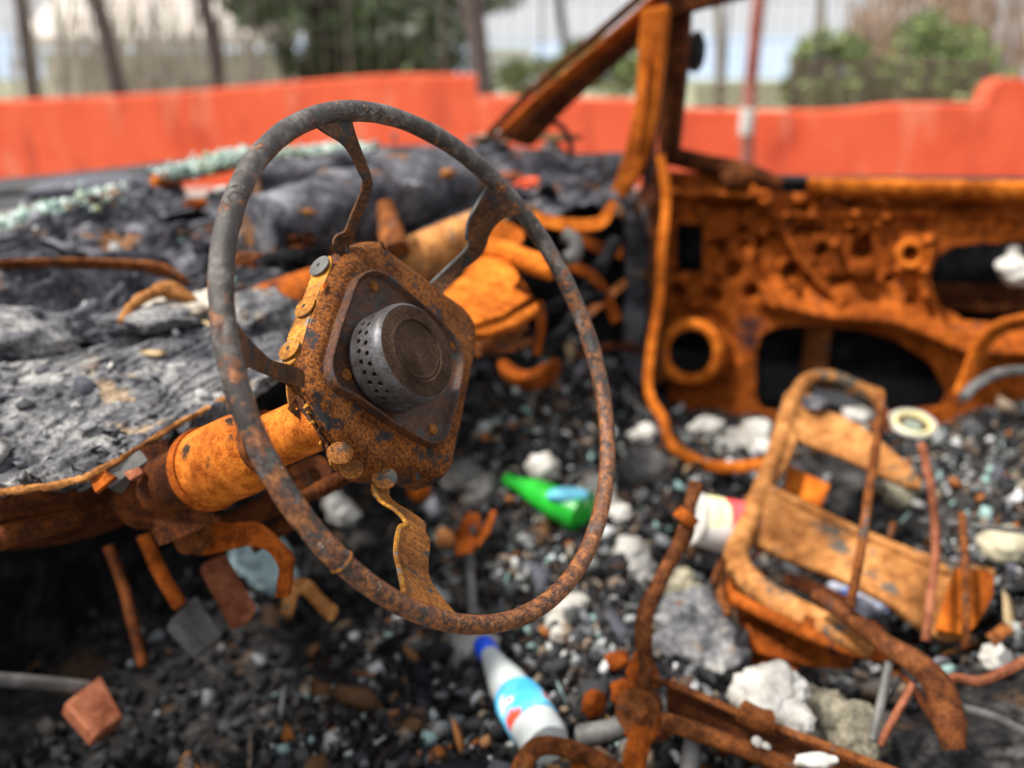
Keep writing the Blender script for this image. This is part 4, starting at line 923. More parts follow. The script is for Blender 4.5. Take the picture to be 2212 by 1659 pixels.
# ---- things behind the wheel: cross beam, bracket plates, hoops
tube('dash_crossbeam', [D(540, 700, 1.22), D(580, 668, 1.23), D(660, 640, 1.26), D(690, 630, 1.27)], .034, M['orange_deep'], car, seg=18)
tube('dash_crossbeam', [D(860, 580, 1.32), D(900, 560, 1.34), D(1010, 512, 1.4), D(1060, 492, 1.44)], [.032, .034, .035, .035], M['seat'], car, seg=18)
P = [D(940, 645, 1.12), D(1005, 590, 1.2), D(1060, 595, 1.22), D(1145, 640, 1.2), D(1090, 680, 1.14), D(1010, 705, 1.08), D(960, 700, 1.07)]
extr('bracket_plate', P, Vector((0, .005, -.006)), M['orange'], car, bevel=.002)
P = [D(1000, 712, 1.08), D(1085, 690, 1.14), D(1160, 652, 1.2), D(1165, 668, 1.2), D(1120, 700, 1.15), D(1060, 722, 1.1), D(1010, 722, 1.08)]
extr('bracket_plate', P, Vector((0, .02, -.012)), M['orange'], car, bevel=.002)
mb = MB(); mb.add(*ribbon_geo([D(1030, 500, 1.3), D(1085, 478, 1.33), D(1130, 500, 1.32), D(1110, 540, 1.28), D(1030, 560, 1.24), D(990, 610, 1.22)], [D(1050, 540, 1.28), D(1085, 520, 1.31), D(1100, 520, 1.32), D(1085, 545, 1.27), D(1120, 600, 1.22), D(1080, 640, 1.2)], .004, 6)); mb.build('hoop_bracket', M['orange'], car)
tube('hoop_rod', [D(1040, 540, 1.26), D(1090, 545, 1.26), D(1140, 565, 1.25), D(1195, 582, 1.24)], .016, M['orange'], car, n=5)
extr('bracket_base', [D(1010, 590, 1.24), D(1060, 560, 1.28), D(1120, 590, 1.27), D(1150, 640, 1.24), D(1100, 640, 1.22)], Vector((.005, .01, -.012)), M['orange_deep'], car, bevel=.001)
mb = MB(); mb.add(*ribbon_geo([D(1150, 455, 1.5), D(1220, 470, 1.5), D(1290, 468, 1.52), D(1320, 430, 1.55)], [D(1155, 485, 1.5), D(1230, 498, 1.5), D(1305, 490, 1.52), D(1335, 440, 1.55)], .01, 6)); mb.build('upper_bracket', M['orange'], car)
tube('hook', [D(1215, 505, 1.45), D(1240, 520, 1.45), D(1242, 548, 1.45), D(1222, 560, 1.45)], .012, M['grey'], car, n=5)
tube('upright_pin', [D(832, 440, 1.3), D(845, 500, 1.28), D(855, 545, 1.26)], [.012, .018, .02], M['iron'], car, n=4)
tube('brace', [D(1330, 520, 1.6), D(1285, 600, 1.55), D(1230, 700, 1.5), D(1190, 740, 1.45)], .012, M['shaded_char'], car, n=4)
tube('brace', [D(1150, 700, 1.3), D(1200, 660, 1.4), D(1300, 640, 1.5)], .01, M['shaded_char'], car, n=4)
tube('brace', [D(1030, 755, 1.2), D(1080, 740, 1.22), D(1130, 700, 1.24)], .01, M['iron'], car, n=4)
sheet('dash_lower_skin', rows([(740, 880, 1.85), (1000, 860, 1.95), (1400, 860, 2.0)], [(700, 500, 1.75), (1000, 450, 1.9), (1400, 440, 2.0)]), M['shaded_char'], car, 30, 20, .03, 7)

for A, B, mt in (([(1150, 650, 1.28), (1158, 700, 1.28), (1150, 765, 1.27)], [(1172, 648, 1.28), (1180, 700, 1.28), (1168, 768, 1.27)], 'orange_deep'),
                 ([(1235, 560, 1.5), (1300, 600, 1.52), (1345, 690, 1.56)], [(1222, 580, 1.5), (1282, 615, 1.52), (1322, 700, 1.56)], 'orange_deep'),
                 ([(1010, 735, 1.24), (1090, 742, 1.27), (1150, 725, 1.3)], [(1012, 752, 1.24), (1092, 762, 1.27), (1155, 742, 1.3)], 'iron'),
                 ([(1245, 690, 1.6), (1300, 640, 1.62), (1350, 600, 1.66)], [(1255, 704, 1.6), (1312, 654, 1.62), (1358, 615, 1.66)], 'iron'),
                 ([(1200, 470, 1.6), (1290, 520, 1.62), (1345, 530, 1.66)], [(1195, 492, 1.6), (1285, 545, 1.62), (1345, 560, 1.66)], 'orange_deep'),
                 ([(1250, 760, 1.55), (1320, 740, 1.6), (1385, 745, 1.65)], [(1252, 775, 1.55), (1320, 757, 1.6), (1385, 765, 1.65)], 'iron_dark')):
    mb = MB(); mb.add(*ribbon_geo([D(*p) for p in A], [D(*p) for p in B], .006, 5)); mb.build('dash_strut', M[mt], car, bevel=.001)
# ---- pedals (nearer footwell)
pb = ribbon_geo([D(388, 1112, .88), D(425, 1128, .88), D(480, 1132, .88), D(540, 1130, .87), D(590, 1165, .86), D(628, 1205, .85), D(628, 1250, .85), D(622, 1290, .85)],
                [D(400, 1140, .88), D(430, 1195, .88), D(460, 1195, .88), D(530, 1180, .87), D(575, 1190, .86), D(600, 1225, .85), D(598, 1255, .85), D(594, 1292, .85)], .012, 6)
mesh('pedal_bracket', *pb, M['orange_deep'], car, bevel=.001)
tube('pedal_bolt', [D(418, 1160, .85), D(408, 1152, .90)], .018, M['iron'], car, seg=6)
def pedal(name, P, arm, mt, armmt):
    plate(name, P, .02, M[mt], car, bevel=.003); tube(name + '_arm', arm, .008, M[armmt], car, n=3)
pedal('pedal', [D(437, 1215, 1.0), D(488, 1192, 1.02), D(556, 1312, 1.0), D(545, 1335, .99), D(508, 1348, .98)], [D(470, 1200, 1.03), D(440, 1150, 1.05), D(430, 1100, 1.1)], 'pink', 'iron_dark')
pedal('pedal', [D(370, 1335, 1.04), D(425, 1283, 1.08), D(482, 1372, 1.06), D(435, 1402, 1.02)], [D(390, 1310, 1.08), D(345, 1235, 1.08), D(310, 1155, 1.08)], 'grey', 'orange_deep')
pedal('pedal', [D(140, 1518, 1.1), D(218, 1458, 1.14), D(268, 1548, 1.12), D(205, 1592, 1.07)], [D(190, 1485, 1.14), D(90, 1475, 1.1), D(-40, 1465, 1.06)], 'pink', 'grey')
tube('cable', [D(235, 1180, 1.2), D(265, 1260, 1.2), D(285, 1340, 1.18), D(310, 1440, 1.16)], .007, M['iron_dark'], car, n=4)

# ---- floor covering of debris inside the car
def heap(s, l):
    s = np.asarray(s, float); l = np.asarray(l, float)
    z = .47 + .03 * np.clip(l - .8, 0, 1)
    z = z + .11 / (1 + np.exp(-(s - .24) / .05)) / (1 + np.exp(-(l - 1.05) / .05))       # heap where the rear seat burnt
    z = z + .15 / (1 + np.exp((s + .43) / .035)) / (1 + np.exp(-(l - 1.42) / .07))         # rubble piled against the front bulkhead
    z = z - .10 / (1 + np.exp((s + .55) / .08)) / (1 + np.exp((l - 1.3) / .05))                                            # footwell is deeper
    z = z - .14 * np.exp(-(((s - .02) / .14) ** 2 + ((l - 1.28) / .2) ** 2)) - .12 * np.exp(-(((s - .34) / .15) ** 2 + ((l - .78) / .12) ** 2))
    return z
ns, nl = 200, 150
ss, ll = np.meshgrid(np.linspace(-1.15, 1.5, ns), np.linspace(.25, 1.9, nl), indexing='ij')
P = ss.ravel()[:, None] * np.array(REAR) + ll.ravel()[:, None] * np.array(LAT)
P[:, 2] = heap(ss, ll).ravel() + .022 * fbm(P, 9, 5, 11)
Fc = [(i * nl + j, i * nl + j + 1, (i + 1) * nl + j + 1, (i + 1) * nl + j) for i in range(ns - 1) for j in range(nl - 1)]
o = mesh('ash_bed', P, Fc, ash_mat('ash_bed', (.006, .006, .007), (.03, .029, .03), (.16, .15, .145), (.09, .055, .035), .56, .8), None, sharp=80); tag(o, 'bed of black ash and soot covering the car floor', 'ash', kind='stuff')
HOLES = [(1800, 1500, .11), (1700, 1450, .08), (1950, 1560, .08), (2160, 1570, .10), (1790, 1240, .06), (1900, 1360, .04), (1830, 1020, .07)]
HOLES = [(Fl(x, y, .49), r_) for x, y, r_ in HOLES]
def scatter(name, n, mat, s0, s1, seed, lab, srange=(-1.1, 1.45), lrange=(.4, 1.84), pw=2.2, cat='debris', flat=(.2, .8), thin=(.35, 1)):
    rng = np.random.default_rng(seed); s = rng.uniform(*srange, n); l = rng.uniform(*lrange, n)
    keep = vnoise(np.stack([s * 6, l * 6, s * 0], 1), seed) > -.65; Q = s[:, None] * np.array(REAR) + l[:, None] * np.array(LAT)
    for q, r_ in HOLES: keep &= np.hypot(Q[:, 0] - q.x, Q[:, 1] - q.y) > r_ * rng.uniform(.75, 1.25, n)
    s, l = s[keep], l[keep]; n = len(s)
    sz = s0 + (s1 - s0) * rng.uniform(0, 1, n) ** pw
    P = s[:, None] * np.array(REAR) + l[:, None] * np.array(LAT); P[:, 2] = heap(s, l) + .022 * fbm(P, 9, 5, 11) + sz * .25 + rng.uniform(0, .012, n)
    o = chunks(name, P, sz, mat, None, flat, seed, thin=thin); tag(o, lab, cat, kind='stuff'); return o
scatter('burnt_debris', 20000, M['debris'], .003, .014, 41, 'mixed grey, white, brown and black burnt debris strewn over the ash', srange=(-.6, 1.2), lrange=(.35, 1.86))
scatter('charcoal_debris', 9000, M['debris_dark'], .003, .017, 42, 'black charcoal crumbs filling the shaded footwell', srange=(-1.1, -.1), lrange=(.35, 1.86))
scatter('large_debris', 700, M['debris'], .012, .028, 43, 'larger charred chunks lying among the small debris', srange=(-.6, .6), pw=1.8, flat=(.25, .8))
scatter('pale_debris', 1100, M['pale'], .005, .017, 44, 'pale ash and plaster bits scattered over the black debris', srange=(-.55, .5), pw=1.6, flat=(.2, .7))
scatter('charred_sticks', 900, M['debris'], .012, .04, 45, 'thin charred sticks and wire ends mixed into the debris', srange=(-.7, .6), pw=2, flat=(.05, .12), thin=(.05, .13))
scatter('burnt_scraps', 330, M['sheet_bits'], .014, .042, 46, 'flat charred scraps of sheet and lining lying on the debris', srange=(-.7, .6), pw=1.6, flat=(.04, .12), thin=(.35, .9))
# resting a thing on the debris: follow the sight line down to the surface
def on_floor(px, py, lift):
    rv = ray(px, py); d = .6
    while d < 2.6:
        q = CAM + rv * d
        if q.z <= float(heap(q.dot(REAR), q.dot(LAT))) + .012 + lift: break
        d += .004
    return d

# ------------------------------------------------------------------ seat frame
sf = empty('rusted_seat_structure', D(1850, 1300, 1.2), None, 'burnt orange rusted seat frame lying tilted by the passenger door', 'seat frame')
def beam2(name, A, B, mat, th, parent=sf, n=5, bevel=.003): 
    V, Fc = ribbon_geo([D(*p) for p in A], [D(*p) for p in B], th, n); return mesh(name, V, Fc, M[mat], parent, bevel=bevel, sharp=35)
# side member, running down from the top corner
beam2('side_member', [(1715, 830, 1.50), (1690, 900, 1.46), (1660, 990, 1.41), (1630, 1080, 1.36), (1600, 1140, 1.32), (1570, 1210, 1.28)], [(1762, 855, 1.50), (1735, 920, 1.46), (1705, 1000, 1.41), (1665, 1060, 1.37), (1650, 1130, 1.33), (1615, 1200, 1.29)], 'seat', .03)
beam2('top_member', [(1715, 860, 1.5), (1740, 815, 1.53), (1800, 808, 1.52), (1900, 838, 1.48), (1905, 850, 1.47)], [(1755, 862, 1.5), (1765, 840, 1.52), (1800, 832, 1.51), (1880, 862, 1.47), (1900, 885, 1.46)], 'seat', .025)
beam2('upper_cross_plate', [(1735, 860, 1.49), (1800, 890, 1.46), (1870, 925, 1.42), (1960, 1000, 1.37), (1990, 1035, 1.35)], [(1710, 945, 1.45), (1790, 975, 1.42), (1870, 1010, 1.38), (1950, 1045, 1.35), (1990, 1052, 1.34)], 'seat', .012)
beam2('middle_cross_plate', [(1665, 1045, 1.36), (1760, 1090, 1.33), (1860, 1140, 1.3), (1950, 1180, 1.27), (2060, 1225, 1.24), (2145, 1240, 1.22)], [(1610, 1165, 1.31), (1720, 1215, 1.28), (1830, 1255, 1.24), (1920, 1300, 1.21), (2020, 1370, 1.18), (2080, 1375, 1.17)], 'seat', .014)
beam2('cross_flange', [(1672, 1048, 1.35), (1860, 1138, 1.29), (2050, 1222, 1.23)], [(1668, 1062, 1.345), (1855, 1155, 1.285), (2048, 1240, 1.225)], 'seat', .02)
beam2('inner_panel', [(1700, 1000, 1.47), (1760, 1030, 1.44), (1795, 1045, 1.43)], [(1690, 1060, 1.45), (1740, 1080, 1.42), (1775, 1095, 1.41)], 'orange', .01)
beam2('end_plate', [(2060, 1225, 1.2), (2140, 1238, 1.18), (2145, 1290, 1.17)], [(2020, 1360, 1.17), (2080, 1370, 1.16), (2110, 1350, 1.16)], 'orange', .012)
tube('frame_tube', [D(1905, 862, 1.465), D(1850, 832, 1.49), D(1790, 812, 1.51), D(1742, 822, 1.51), D(1712, 870, 1.49), D(1685, 950, 1.445), D(1645, 1060, 1.375), D(1608, 1150, 1.31), D(1590, 1200, 1.28), D(1610, 1245, 1.25), D(1680, 1300, 1.2), D(1760, 1340, 1.16), D(1830, 1375, 1.12), D(1890, 1405, 1.1)], [.008, .009, .010, .011, .012, .013, .0145, .016, .017, .0175, .017, .0165, .016, .013], M['seat'], sf, n=8, seg=16, rough=.001)
beam2('lower_skirt', [(1590, 1230, 1.27), (1590, 1270, 1.25), (1640, 1310, 1.22), (1740, 1350, 1.18), (1840, 1385, 1.15)], [(1560, 1370, 1.25), (1600, 1400, 1.22), (1660, 1420, 1.2), (1740, 1440, 1.18), (1840, 1450, 1.16)], 'orange_deep', .01)
beam2('corner_side', [(1578, 1215, 1.275), (1575, 1260, 1.262), (1610, 1300, 1.24), (1700, 1345, 1.2)], [(1556, 1330, 1.262), (1560, 1400, 1.25), (1610, 1432, 1.225), (1720, 1450, 1.19)], 'orange_deep', .012)
beam2('lower_rail', [(1870, 1145, 1.3), (2000, 1195, 1.26), (2150, 1232, 1.22)], [(1862, 1168, 1.3), (1990, 1220, 1.26), (2148, 1262, 1.22)], 'seat', .02)
beam2('inner_slat', [(1700, 1235, 1.27), (1790, 1270, 1.24), (1850, 1300, 1.22)], [(1690, 1262, 1.27), (1780, 1300, 1.24), (1840, 1330, 1.22)], 'iron_dark', .01)
tube('adjuster_rod', [D(1575, 1285, 1.22), D(1660, 1330, 1.18), D(1760, 1375, 1.14), D(1890, 1415, 1.1), D(1905, 1400, 1.1), D(1895, 1370, 1.1), D(1880, 1355, 1.11)], .009, M['orange_deep'], sf, n=6)
tube('rod_link', [D(1745, 1362, 1.145), D(1752, 1335, 1.15)], .008, M['orange_deep'], sf)
tube('rod_link', [D(1798, 1385, 1.13), D(1800, 1358, 1.135)], .008, M['orange_deep'], sf)
lump('scorched_corner', D(1760, 870, 1.47), (.02, .02, .01), M['char'], sf, seed=2)
extr('slot_insert', [D(1758, 838, 1.50), D(1825, 848, 1.48), D(1870, 875, 1.46), D(1820, 880, 1.46), D(1765, 862, 1.48)], Vector((0, .03, -.01)), M['black'], sf)

tube('thick_rusty_tube', [D(1760, 1282, 1.12), D(1830, 1330, 1.08), D(1910, 1390, 1.03), D(1990, 1440, .99), D(2030, 1490, .96), D(2050, 1560, .94), D(2062, 1620, .93)], [.0085, .0098, .011, .0135, .015, .0165, .011], M['iron_dark2'], None, n=8, seg=16, rough=.0015)
tag(bpy.data.objects['thick_rusty_tube'], 'thick rusty tube with a flattened hanging end below the seat frame', 'tube')

# wires and rods
wires = [([(1905, 850, 1.2), (1893, 960, 1.16), (1875, 1080, 1.12), (1858, 1200, 1.08), (1835, 1310, 1.06)], .0068, 'iron', 'upright rusty rod crossing in front of the seat frame'),
         ([(1990, 960, 1.25), (2012, 1060, 1.2), (2022, 1180, 1.16), (2010, 1290, 1.12), (2000, 1385, 1.1)], .0068, 'pink', 'bent grey brown rod rising to the white ring lid'),
         ([(2078, 1110, 1.2), (2085, 1220, 1.16), (2088, 1330, 1.13), (2084, 1400, 1.12)], .0062, 'iron', 'short upright rod over the end plate of the seat frame'),
         ([(1920, 1432, 1.02), (1905, 1510, 1.0), (1885, 1600, .98)], .006, 'grey', 'straight grey rod hanging under the thick tube'),
         ([(1972, 1478, 1.0), (1935, 1545, .99), (1900, 1610, .98)], .0055, 'pink', 'slanting pinkish rod crossing the straight grey rod'),
         ([(1925, 1430, 1.03), (1975, 1490, 1.0), (2020, 1560, .98)], .005, 'iron_dark', 'thin dark rod slanting down beside the thick tube'),
         ([(1540, 1260, 1.2), (1562, 1210, 1.24), (1555, 1280, 1.2), (1575, 1330, 1.17)], .006, 'iron', 'small bent wire left of the front seat tube'),
         ([(1460, 1310, 1.22), (1520, 1305, 1.22), (1560, 1300, 1.22)], .008, 'iron', 'short level rod between lever and seat frame'),
         ([(2230, 1420, 1.02), (2150, 1460, 1.0), (2110, 1472, 1.0), (2060, 1465, 1.0), (2050, 1490, 1.0)], .007, 'pink', 'bent rod at the edge by the thick tube'),
         ([(2230, 800, 1.5), (2160, 805, 1.48), (2110, 830, 1.45), (2080, 860, 1.43)], .01, 'grey', 'charred grey rod on the ash heap by the door'),
         ([(2230, 1150, 1.2), (2100, 1135, 1.2), (1985, 1125, 1.22)], .005, 'grey', 'thin level wire behind the upright rods'),
         ([(2230, 1590, 1.0), (2150, 1550, 1.0), (2080, 1530, 1.0)], .006, 'grey', 'grey wire low in the dark corner below the bent rod'),
         ([(1010, 1180, 1.3), (1018, 1260, 1.27), (1022, 1330, 1.24)], .008, 'grey', 'upright charred stick inside the wheel opening'),
         ([(1930, 1130, 1.3), (1915, 1180, 1.28), (1900, 1210, 1.27)], .005, 'iron', 'short slanted wire above the middle cross plate')]
for P, r, mt, lab in wires:
    o = tube('rod', [D(*p) for p in P], r * .8, M[mt], None, n=5, seg=8, rough=r * .12); tag(o, lab, 'rod', 'loose rods and wires')

# lever and its bracket assembly
lv = empty('lever_assembly', D(1420, 1560, 1.0), None, 'tall kinked rusty lever standing in a bracket at the bottom of the seat', 'lever')
tube('lever', [D(1505, 1045, 1.02), D(1490, 1090, 1.01), D(1480, 1150, 1.0), D(1455, 1200, .99), D(1420, 1265, .98), D(1392, 1330, .97), D(1390, 1385, .97), D(1396, 1440, .97), D(1392, 1480, .97)], [.008, .0065, .009, .007, .008, .009, .009, .008, .009], M['iron_dark2'], lv, n=6, seg=12, rough=.0012)
tube('knuckle', [D(1490, 1108, 1.0), D(1474, 1128, 1.0)], .013, M['orange_deep'], lv)
plate('bracket_ear', [D(1355, 1450, .98), D(1375, 1405, .99), D(1395, 1410, .99), D(1420, 1440, .99), D(1430, 1480, .98), D(1370, 1490, .97)], .01, M['orange_deep'], lv, bevel=.002)
tube('pivot_bolt', [D(1378, 1532, .93), D(1385, 1528, 1.0)], .010, M['iron'], lv, seg=6)
tube('pivot_boss', [D(1375, 1535, .95), D(1390, 1525, 1.02)], .022, M['iron'], lv, seg=14)
lump('seized_joint', D(1350, 1500, .97), (.015, .013, .013), M['orange_deep'], lv, seed=5, amp=.4)
lump('seized_joint', D(1400, 1570, .96), (.024, .018, .018), M['orange_deep'], lv, seed=6, amp=.4)
tube('lower_arm', [D(1385, 1580, .95), D(1372, 1640, .93), D(1360, 1700, .92)], .012, M['orange_deep'], lv, seg=12)
tube('side_arm', [D(1250, 1590, .98), D(1320, 1580, .97), D(1360, 1560, .97)], .012, M['grey'], lv)
ch = empty('seat_rail', D(1650, 1640, .95), None, 'dark channel section seat rail running down to the bottom edge', 'rail')
V, Fc = ribbon_geo([D(*p) for p in [(1390, 1452, .99), (1480, 1478, .98), (1600, 1530, .96), (1760, 1590, .93), (1960, 1665, .9)]], [D(*p) for p in [(1395, 1462, .98), (1480, 1490, .97), (1600, 1543, .95), (1760, 1604, .92), (1960, 1680, .89)]], .005, 5); mesh('upper_flange', V, Fc, M['iron'], ch, bevel=.002)
V, Fc = ribbon_geo([D(*p) for p in [(1440, 1475, 1.0), (1600, 1535, .98), (1760, 1595, .95), (1960, 1670, .92)]], [D(*p) for p in [(1440, 1570, .98), (1600, 1630, .95), (1760, 1700, .92), (1960, 1790, .9)]], .006, 5); mesh('web', V, Fc, M['iron_dark'], ch)
tube('lower_flange', [D(1430, 1555, .95), D(1560, 1600, .93), D(1660, 1640, .92), D(1780, 1690, .9)], .009, M['iron'], ch, n=4)
tube('end_roll', [D(1600, 1535, .95), D(1640, 1555, .94), D(1665, 1560, .94)], .012, M['iron'], ch, n=3)
for x, y in ((1634, 1604), (1652, 1616)): lump('bolt_head', D(x, y, .925), (.006, .006, .006), M['white'], ch, seed=x, amp=.1, sub=2)
lump('paper_scrap', D(1762, 1642, .9), (.022, .01, .006), M['white'], ch, seed=3, amp=.3)
tube('cross_rod', [D(1500, 1570, .96), D(1490, 1640, .93), D(1485, 1700, .92)], .009, M['grey'], ch)
hp = empty('bent_hoop', D(1230, 1640, .95), None, 'bent rusty hoop with a pointed tab at the bottom edge beside the white bottle', 'hoop')
tube('hoop', [D(1115, 1700, .92), D(1130, 1650, .93), D(1165, 1612, .94), D(1230, 1618, .94), D(1300, 1650, .93), D(1370, 1690, .92)], [.01, .01, .010, .009, .010, .010], M['iron'], hp, n=6, seg=12)
plate('tab', [D(1240, 1625, .955), D(1300, 1622, .955), D(1350, 1660, .94), D(1230, 1680, .94)], .004, M['orange_deep'], hp)

# ------------------------------------------------------------------ litter
def frame_from(a, b_):
    n = (b_ - a).normalized(); return n, (b_ - a).length
bt = empty('water_bottle', D(1120, 1500, 1.1), None, 'crumpled white plastic bottle with a blue cap and a blue and red wrapper', 'bottle')
A, B = D(1045, 1395, on_floor(1045, 1395, .02)), D(1182, 1610, on_floor(1182, 1610, .03)); n, ln = frame_from(A, B); print('bottle', ln)
m_, t_, b__ = plain('milky_plastic', (.72, .76, .76), (.55, .6, .6), 20, .35, .3, .004); 
b__.inputs['Transmission Weight'].default_value = .15
prof = [(.011, .02), (.0125, .03), (.017, .055), (.022, .09), (.0245, .13), (.0255, .15), (.027, .17), (.0275, .2), (.027, ln - .03), (.028, ln - .012), (.024, ln), (.01, ln + .001)]
V, Fc = revolve_geo(A, n, prof, 24); nz = vnoise(np.array([tuple(v) for v in V]) * 45, 5); V = [v + (v - (A + n * (v - A).dot(n))) * .09 * z_ for v, z_ in zip(V, nz)]
mesh('body', V, Fc, m_, bt)
mesh('cap', *revolve_geo(A - n * .004, n, [(.0, 0), (.0125, .0), (.0138, .003), (.0138, .024), (.012, .026)], 24), plain('blue_cap', (.01, .09, .8), (.01, .07, .65), 30, .4, 0)[0], bt)
def wrap_mat():
    m, t, b = new_mat('bottle_wrapper'); tc = t.nodes.new('ShaderNodeTexCoord').outputs['Object']
    c = ramp(t, noise(t, tc, 26, 3, .5), [(.36, (.06, .45, .8)), (.48, (.14, .6, .9)), (.52, (.75, .8, .85)), (.54, (.8, .1, .05)), (.7, (.85, .2, .12))])
    g = pos(t)
    for q, rr_ in ((D(1108, 1556, BD), .011), (D(1140, 1592, BD), .010), (D(1165, 1560, BD), .005)):
        dn = t.nodes.new('ShaderNodeVectorMath'); dn.operation = 'DISTANCE'; dn.inputs[1].default_value = tuple(q); t.links.new(g, dn.inputs[0])
        ad = t.nodes.new('ShaderNodeMath'); ad.operation = 'MULTIPLY_ADD'; ad.inputs[1].default_value = .02; t.links.new(noise(t, g, 90, 3), ad.inputs[0]); t.links.new(dn.outputs['Value'], ad.inputs[2])
        c = mix(t, ramp(t, ad.outputs[0], [(rr_ + .009, (1, 1, 1)), (rr_ + .013, (0, 0, 0))]), c, (.8, .09, .045))
    t.links.new(c, b.inputs['Base Color']); b.inputs['Roughness'].default_value = .4; return m
BD = (on_floor(1120, 1560, .03)) - .012
mesh('wrapper', *revolve_geo(A, n, [(.0265, ln * .56), (.0288, ln * .6), (.0295, ln * .7), (.029, ln * .84)], 24), wrap_mat(), bt)

gb = empty('green_bottle', D(1180, 1080, 1.45), None, 'crushed bright green bottle with a light blue patch lying on the debris', 'bottle')
A, B = D(1095, 1036, on_floor(1095, 1036, .02)), D(1258, 1108, on_floor(1258, 1108, .03)); n, ln = frame_from(A, B); print('green', ln)
gm, t_, b__ = plain('green_plastic', (.03, .5, .04), (.015, .36, .03), 20, .25, .5, .004, spec=.6)
V, Fc = revolve_geo(A, n, [(.008, -.004), (.011, .0), (.012, .025), (.022, .06), (.03, .1), (.032, .15), (.031, ln - .02), (.022, ln), (.01, ln)], 22); nz = vnoise(np.array([tuple(v) for v in V]) * 26, 8); V = [v + (v - (A + n * (v - A).dot(n))) * .28 * z_ for v, z_ in zip(V, nz)]
mesh('body', V, Fc, gm, gb)
c0 = A + n * (ln * .8) + cdir(.02, -.6, -.8).normalized() * .024 + UP * .006
mesh('wrapper', *lump_geo(c0, (.034, .016, .013), 3, 3, .2), plain('cyan_film', (.12, .55, .75), (.2, .6, .8), 20, .4)[0], gb)

def foam(lab, blobs, mt='white', cat='foam lump', name='foam_lump', amp=.3, grp=None, rest=True):
    mb = MB(); x0, y0, d0, r0 = blobs[0]; k = 1.0
    if rest: k = min(on_floor(x0, y0, r0 * .55) / d0, 1.25)
    for i, (x, y, d, r) in enumerate(blobs):
        V, Fc = lump_geo((0, 0, 0), (r * k, r * k, r * k * .8), i + int(x), 4, amp, 1.6); nz = fbm(np.array([tuple(v) for v in V]), 2.6 / r, 3, i)
        c = D(x, y, d * k); mb.add([c + v * (1 + .26 * float(z_)) for v, z_ in zip(V, nz)], Fc)
    o = mb.build(name, M[mt], None); tag(o, lab, cat, grp); return o
foam('round white foam ball resting above the green bottle', [(1172, 1008, 1.48, .026)], amp=.12, grp='white litter on the debris')
foam('white crumpled cup shape behind the right of the wheel rim', [(1285, 1062, 1.42, .028), (1300, 1100, 1.4, .028), (1335, 1110, 1.38, .02)], amp=.25, grp='white litter on the debris')
foam('big white foam lump lying on the seat rail', [(1625, 1500, 1.02, .027), (1665, 1482, 1.02, .029), (1702, 1490, 1.02, .022), (1660, 1530, 1.0, .026), (1700, 1548, .99, .024), (1722, 1560, .98, .017)], rest=False, amp=.28, grp='white litter on the debris')
foam('small white crumpled tissue left of the lever', [(1365, 1190, 1.25, .022), (1385, 1225, 1.23, .02), (1350, 1205, 1.25, .016), (1395, 1255, 1.2, .014)], amp=.5, grp='white litter on the debris')
foam('cream star shaped foam scrap beside the lever', [(1470, 1270, 1.22, .022), (1440, 1262, 1.23, .013), (1500, 1280, 1.21, .013), (1475, 1245, 1.22, .013), (1480, 1300, 1.2, .012), (1448, 1285, 1.21, .01)], 'cream', amp=.3, grp='white litter on the debris')
foam('white rag hanging under the lower rim of the wheel', [(1215, 1310, 1.22, .015), (1205, 1340, 1.21, .016), (1212, 1372, 1.19, .014), (1245, 1300, 1.23, .013)], amp=.45, grp='white litter on the debris')
foam('white plastic bag heap beside the door seal strip', [(1530, 925, 1.66, .028), (1600, 950, 1.62, .026), (1635, 930, 1.62, .024), (1650, 975, 1.58, .022), (1570, 965, 1.62, .022)], amp=.45, grp='white litter on the debris')
foam('white scrap left of the orange seal strip', [(1395, 935, 1.66, .022), (1365, 945, 1.66, .014)], amp=.4, grp='white litter on the debris')
foam('lilac white lump inside the seat frame corner', [(1865, 880, 1.4, .026), (1850, 895, 1.4, .02)], amp=.3, grp='white litter on the debris')
foam('white knob shaped scrap stuck in the door opening', [(2185, 575, 1.7, .026), (2200, 590, 1.7, .03), (2190, 540, 1.7, .012)], rest=False, amp=.15, grp='white litter on the debris')
foam('white oval pebble at the right edge above the bent rod', [(2150, 1420, 1.1, .018)], amp=.2, grp='white litter on the debris')
foam('curved white shard below the hub in the wheel opening', [(725, 1085, 1.3, .018), (735, 1105, 1.3, .02), (755, 1115, 1.3, .015)], amp=.3, grp='white litter on the debris')
o = foam('pale blue glassy lump behind the bent pedal bracket', [(560, 1200, 1.2, .034), (590, 1240, 1.18, .028)], amp=.4, cat='glass lump', name='glass_lump'); o.data.materials[0] = plain('blue_glass', (.42, .58, .62), (.25, .34, .37), 14, .3)[0]
o = foam('crumpled blue and white wrapper inside the seat frame', [(1865, 1290, 1.28, .03), (1830, 1280, 1.28, .024), (1890, 1310, 1.26, .02)], amp=.5, cat='wrapper', name='crumpled_wrapper')
m_, t_, b__ = new_mat('blue_white_film'); t_.links.new(ramp(t_, noise(t_, pos(t_), 18, 2), [(.44, (.6, .62, .75)), (.52, (.6, .65, .8)), (.56, (.1, .25, .75))]), b__.inputs['Base Color']); o.data.materials[0] = m_
foam('smooth grey stone beside the right side of the rim', [(1395, 1010, 1.55, .042)], 'grey', 'stone', 'stone', .1)
foam('sandy stone at the right edge of the ash heap', [(2170, 1180, 1.2, .03)], 'cream', 'stone', 'stone', .2)
foam('pale grey rock with rust stain on the left of the rim opening', [(1000, 1030, 1.35, .03), (1040, 1055, 1.34, .03)], 'grey', 'stone', 'stone', .25)
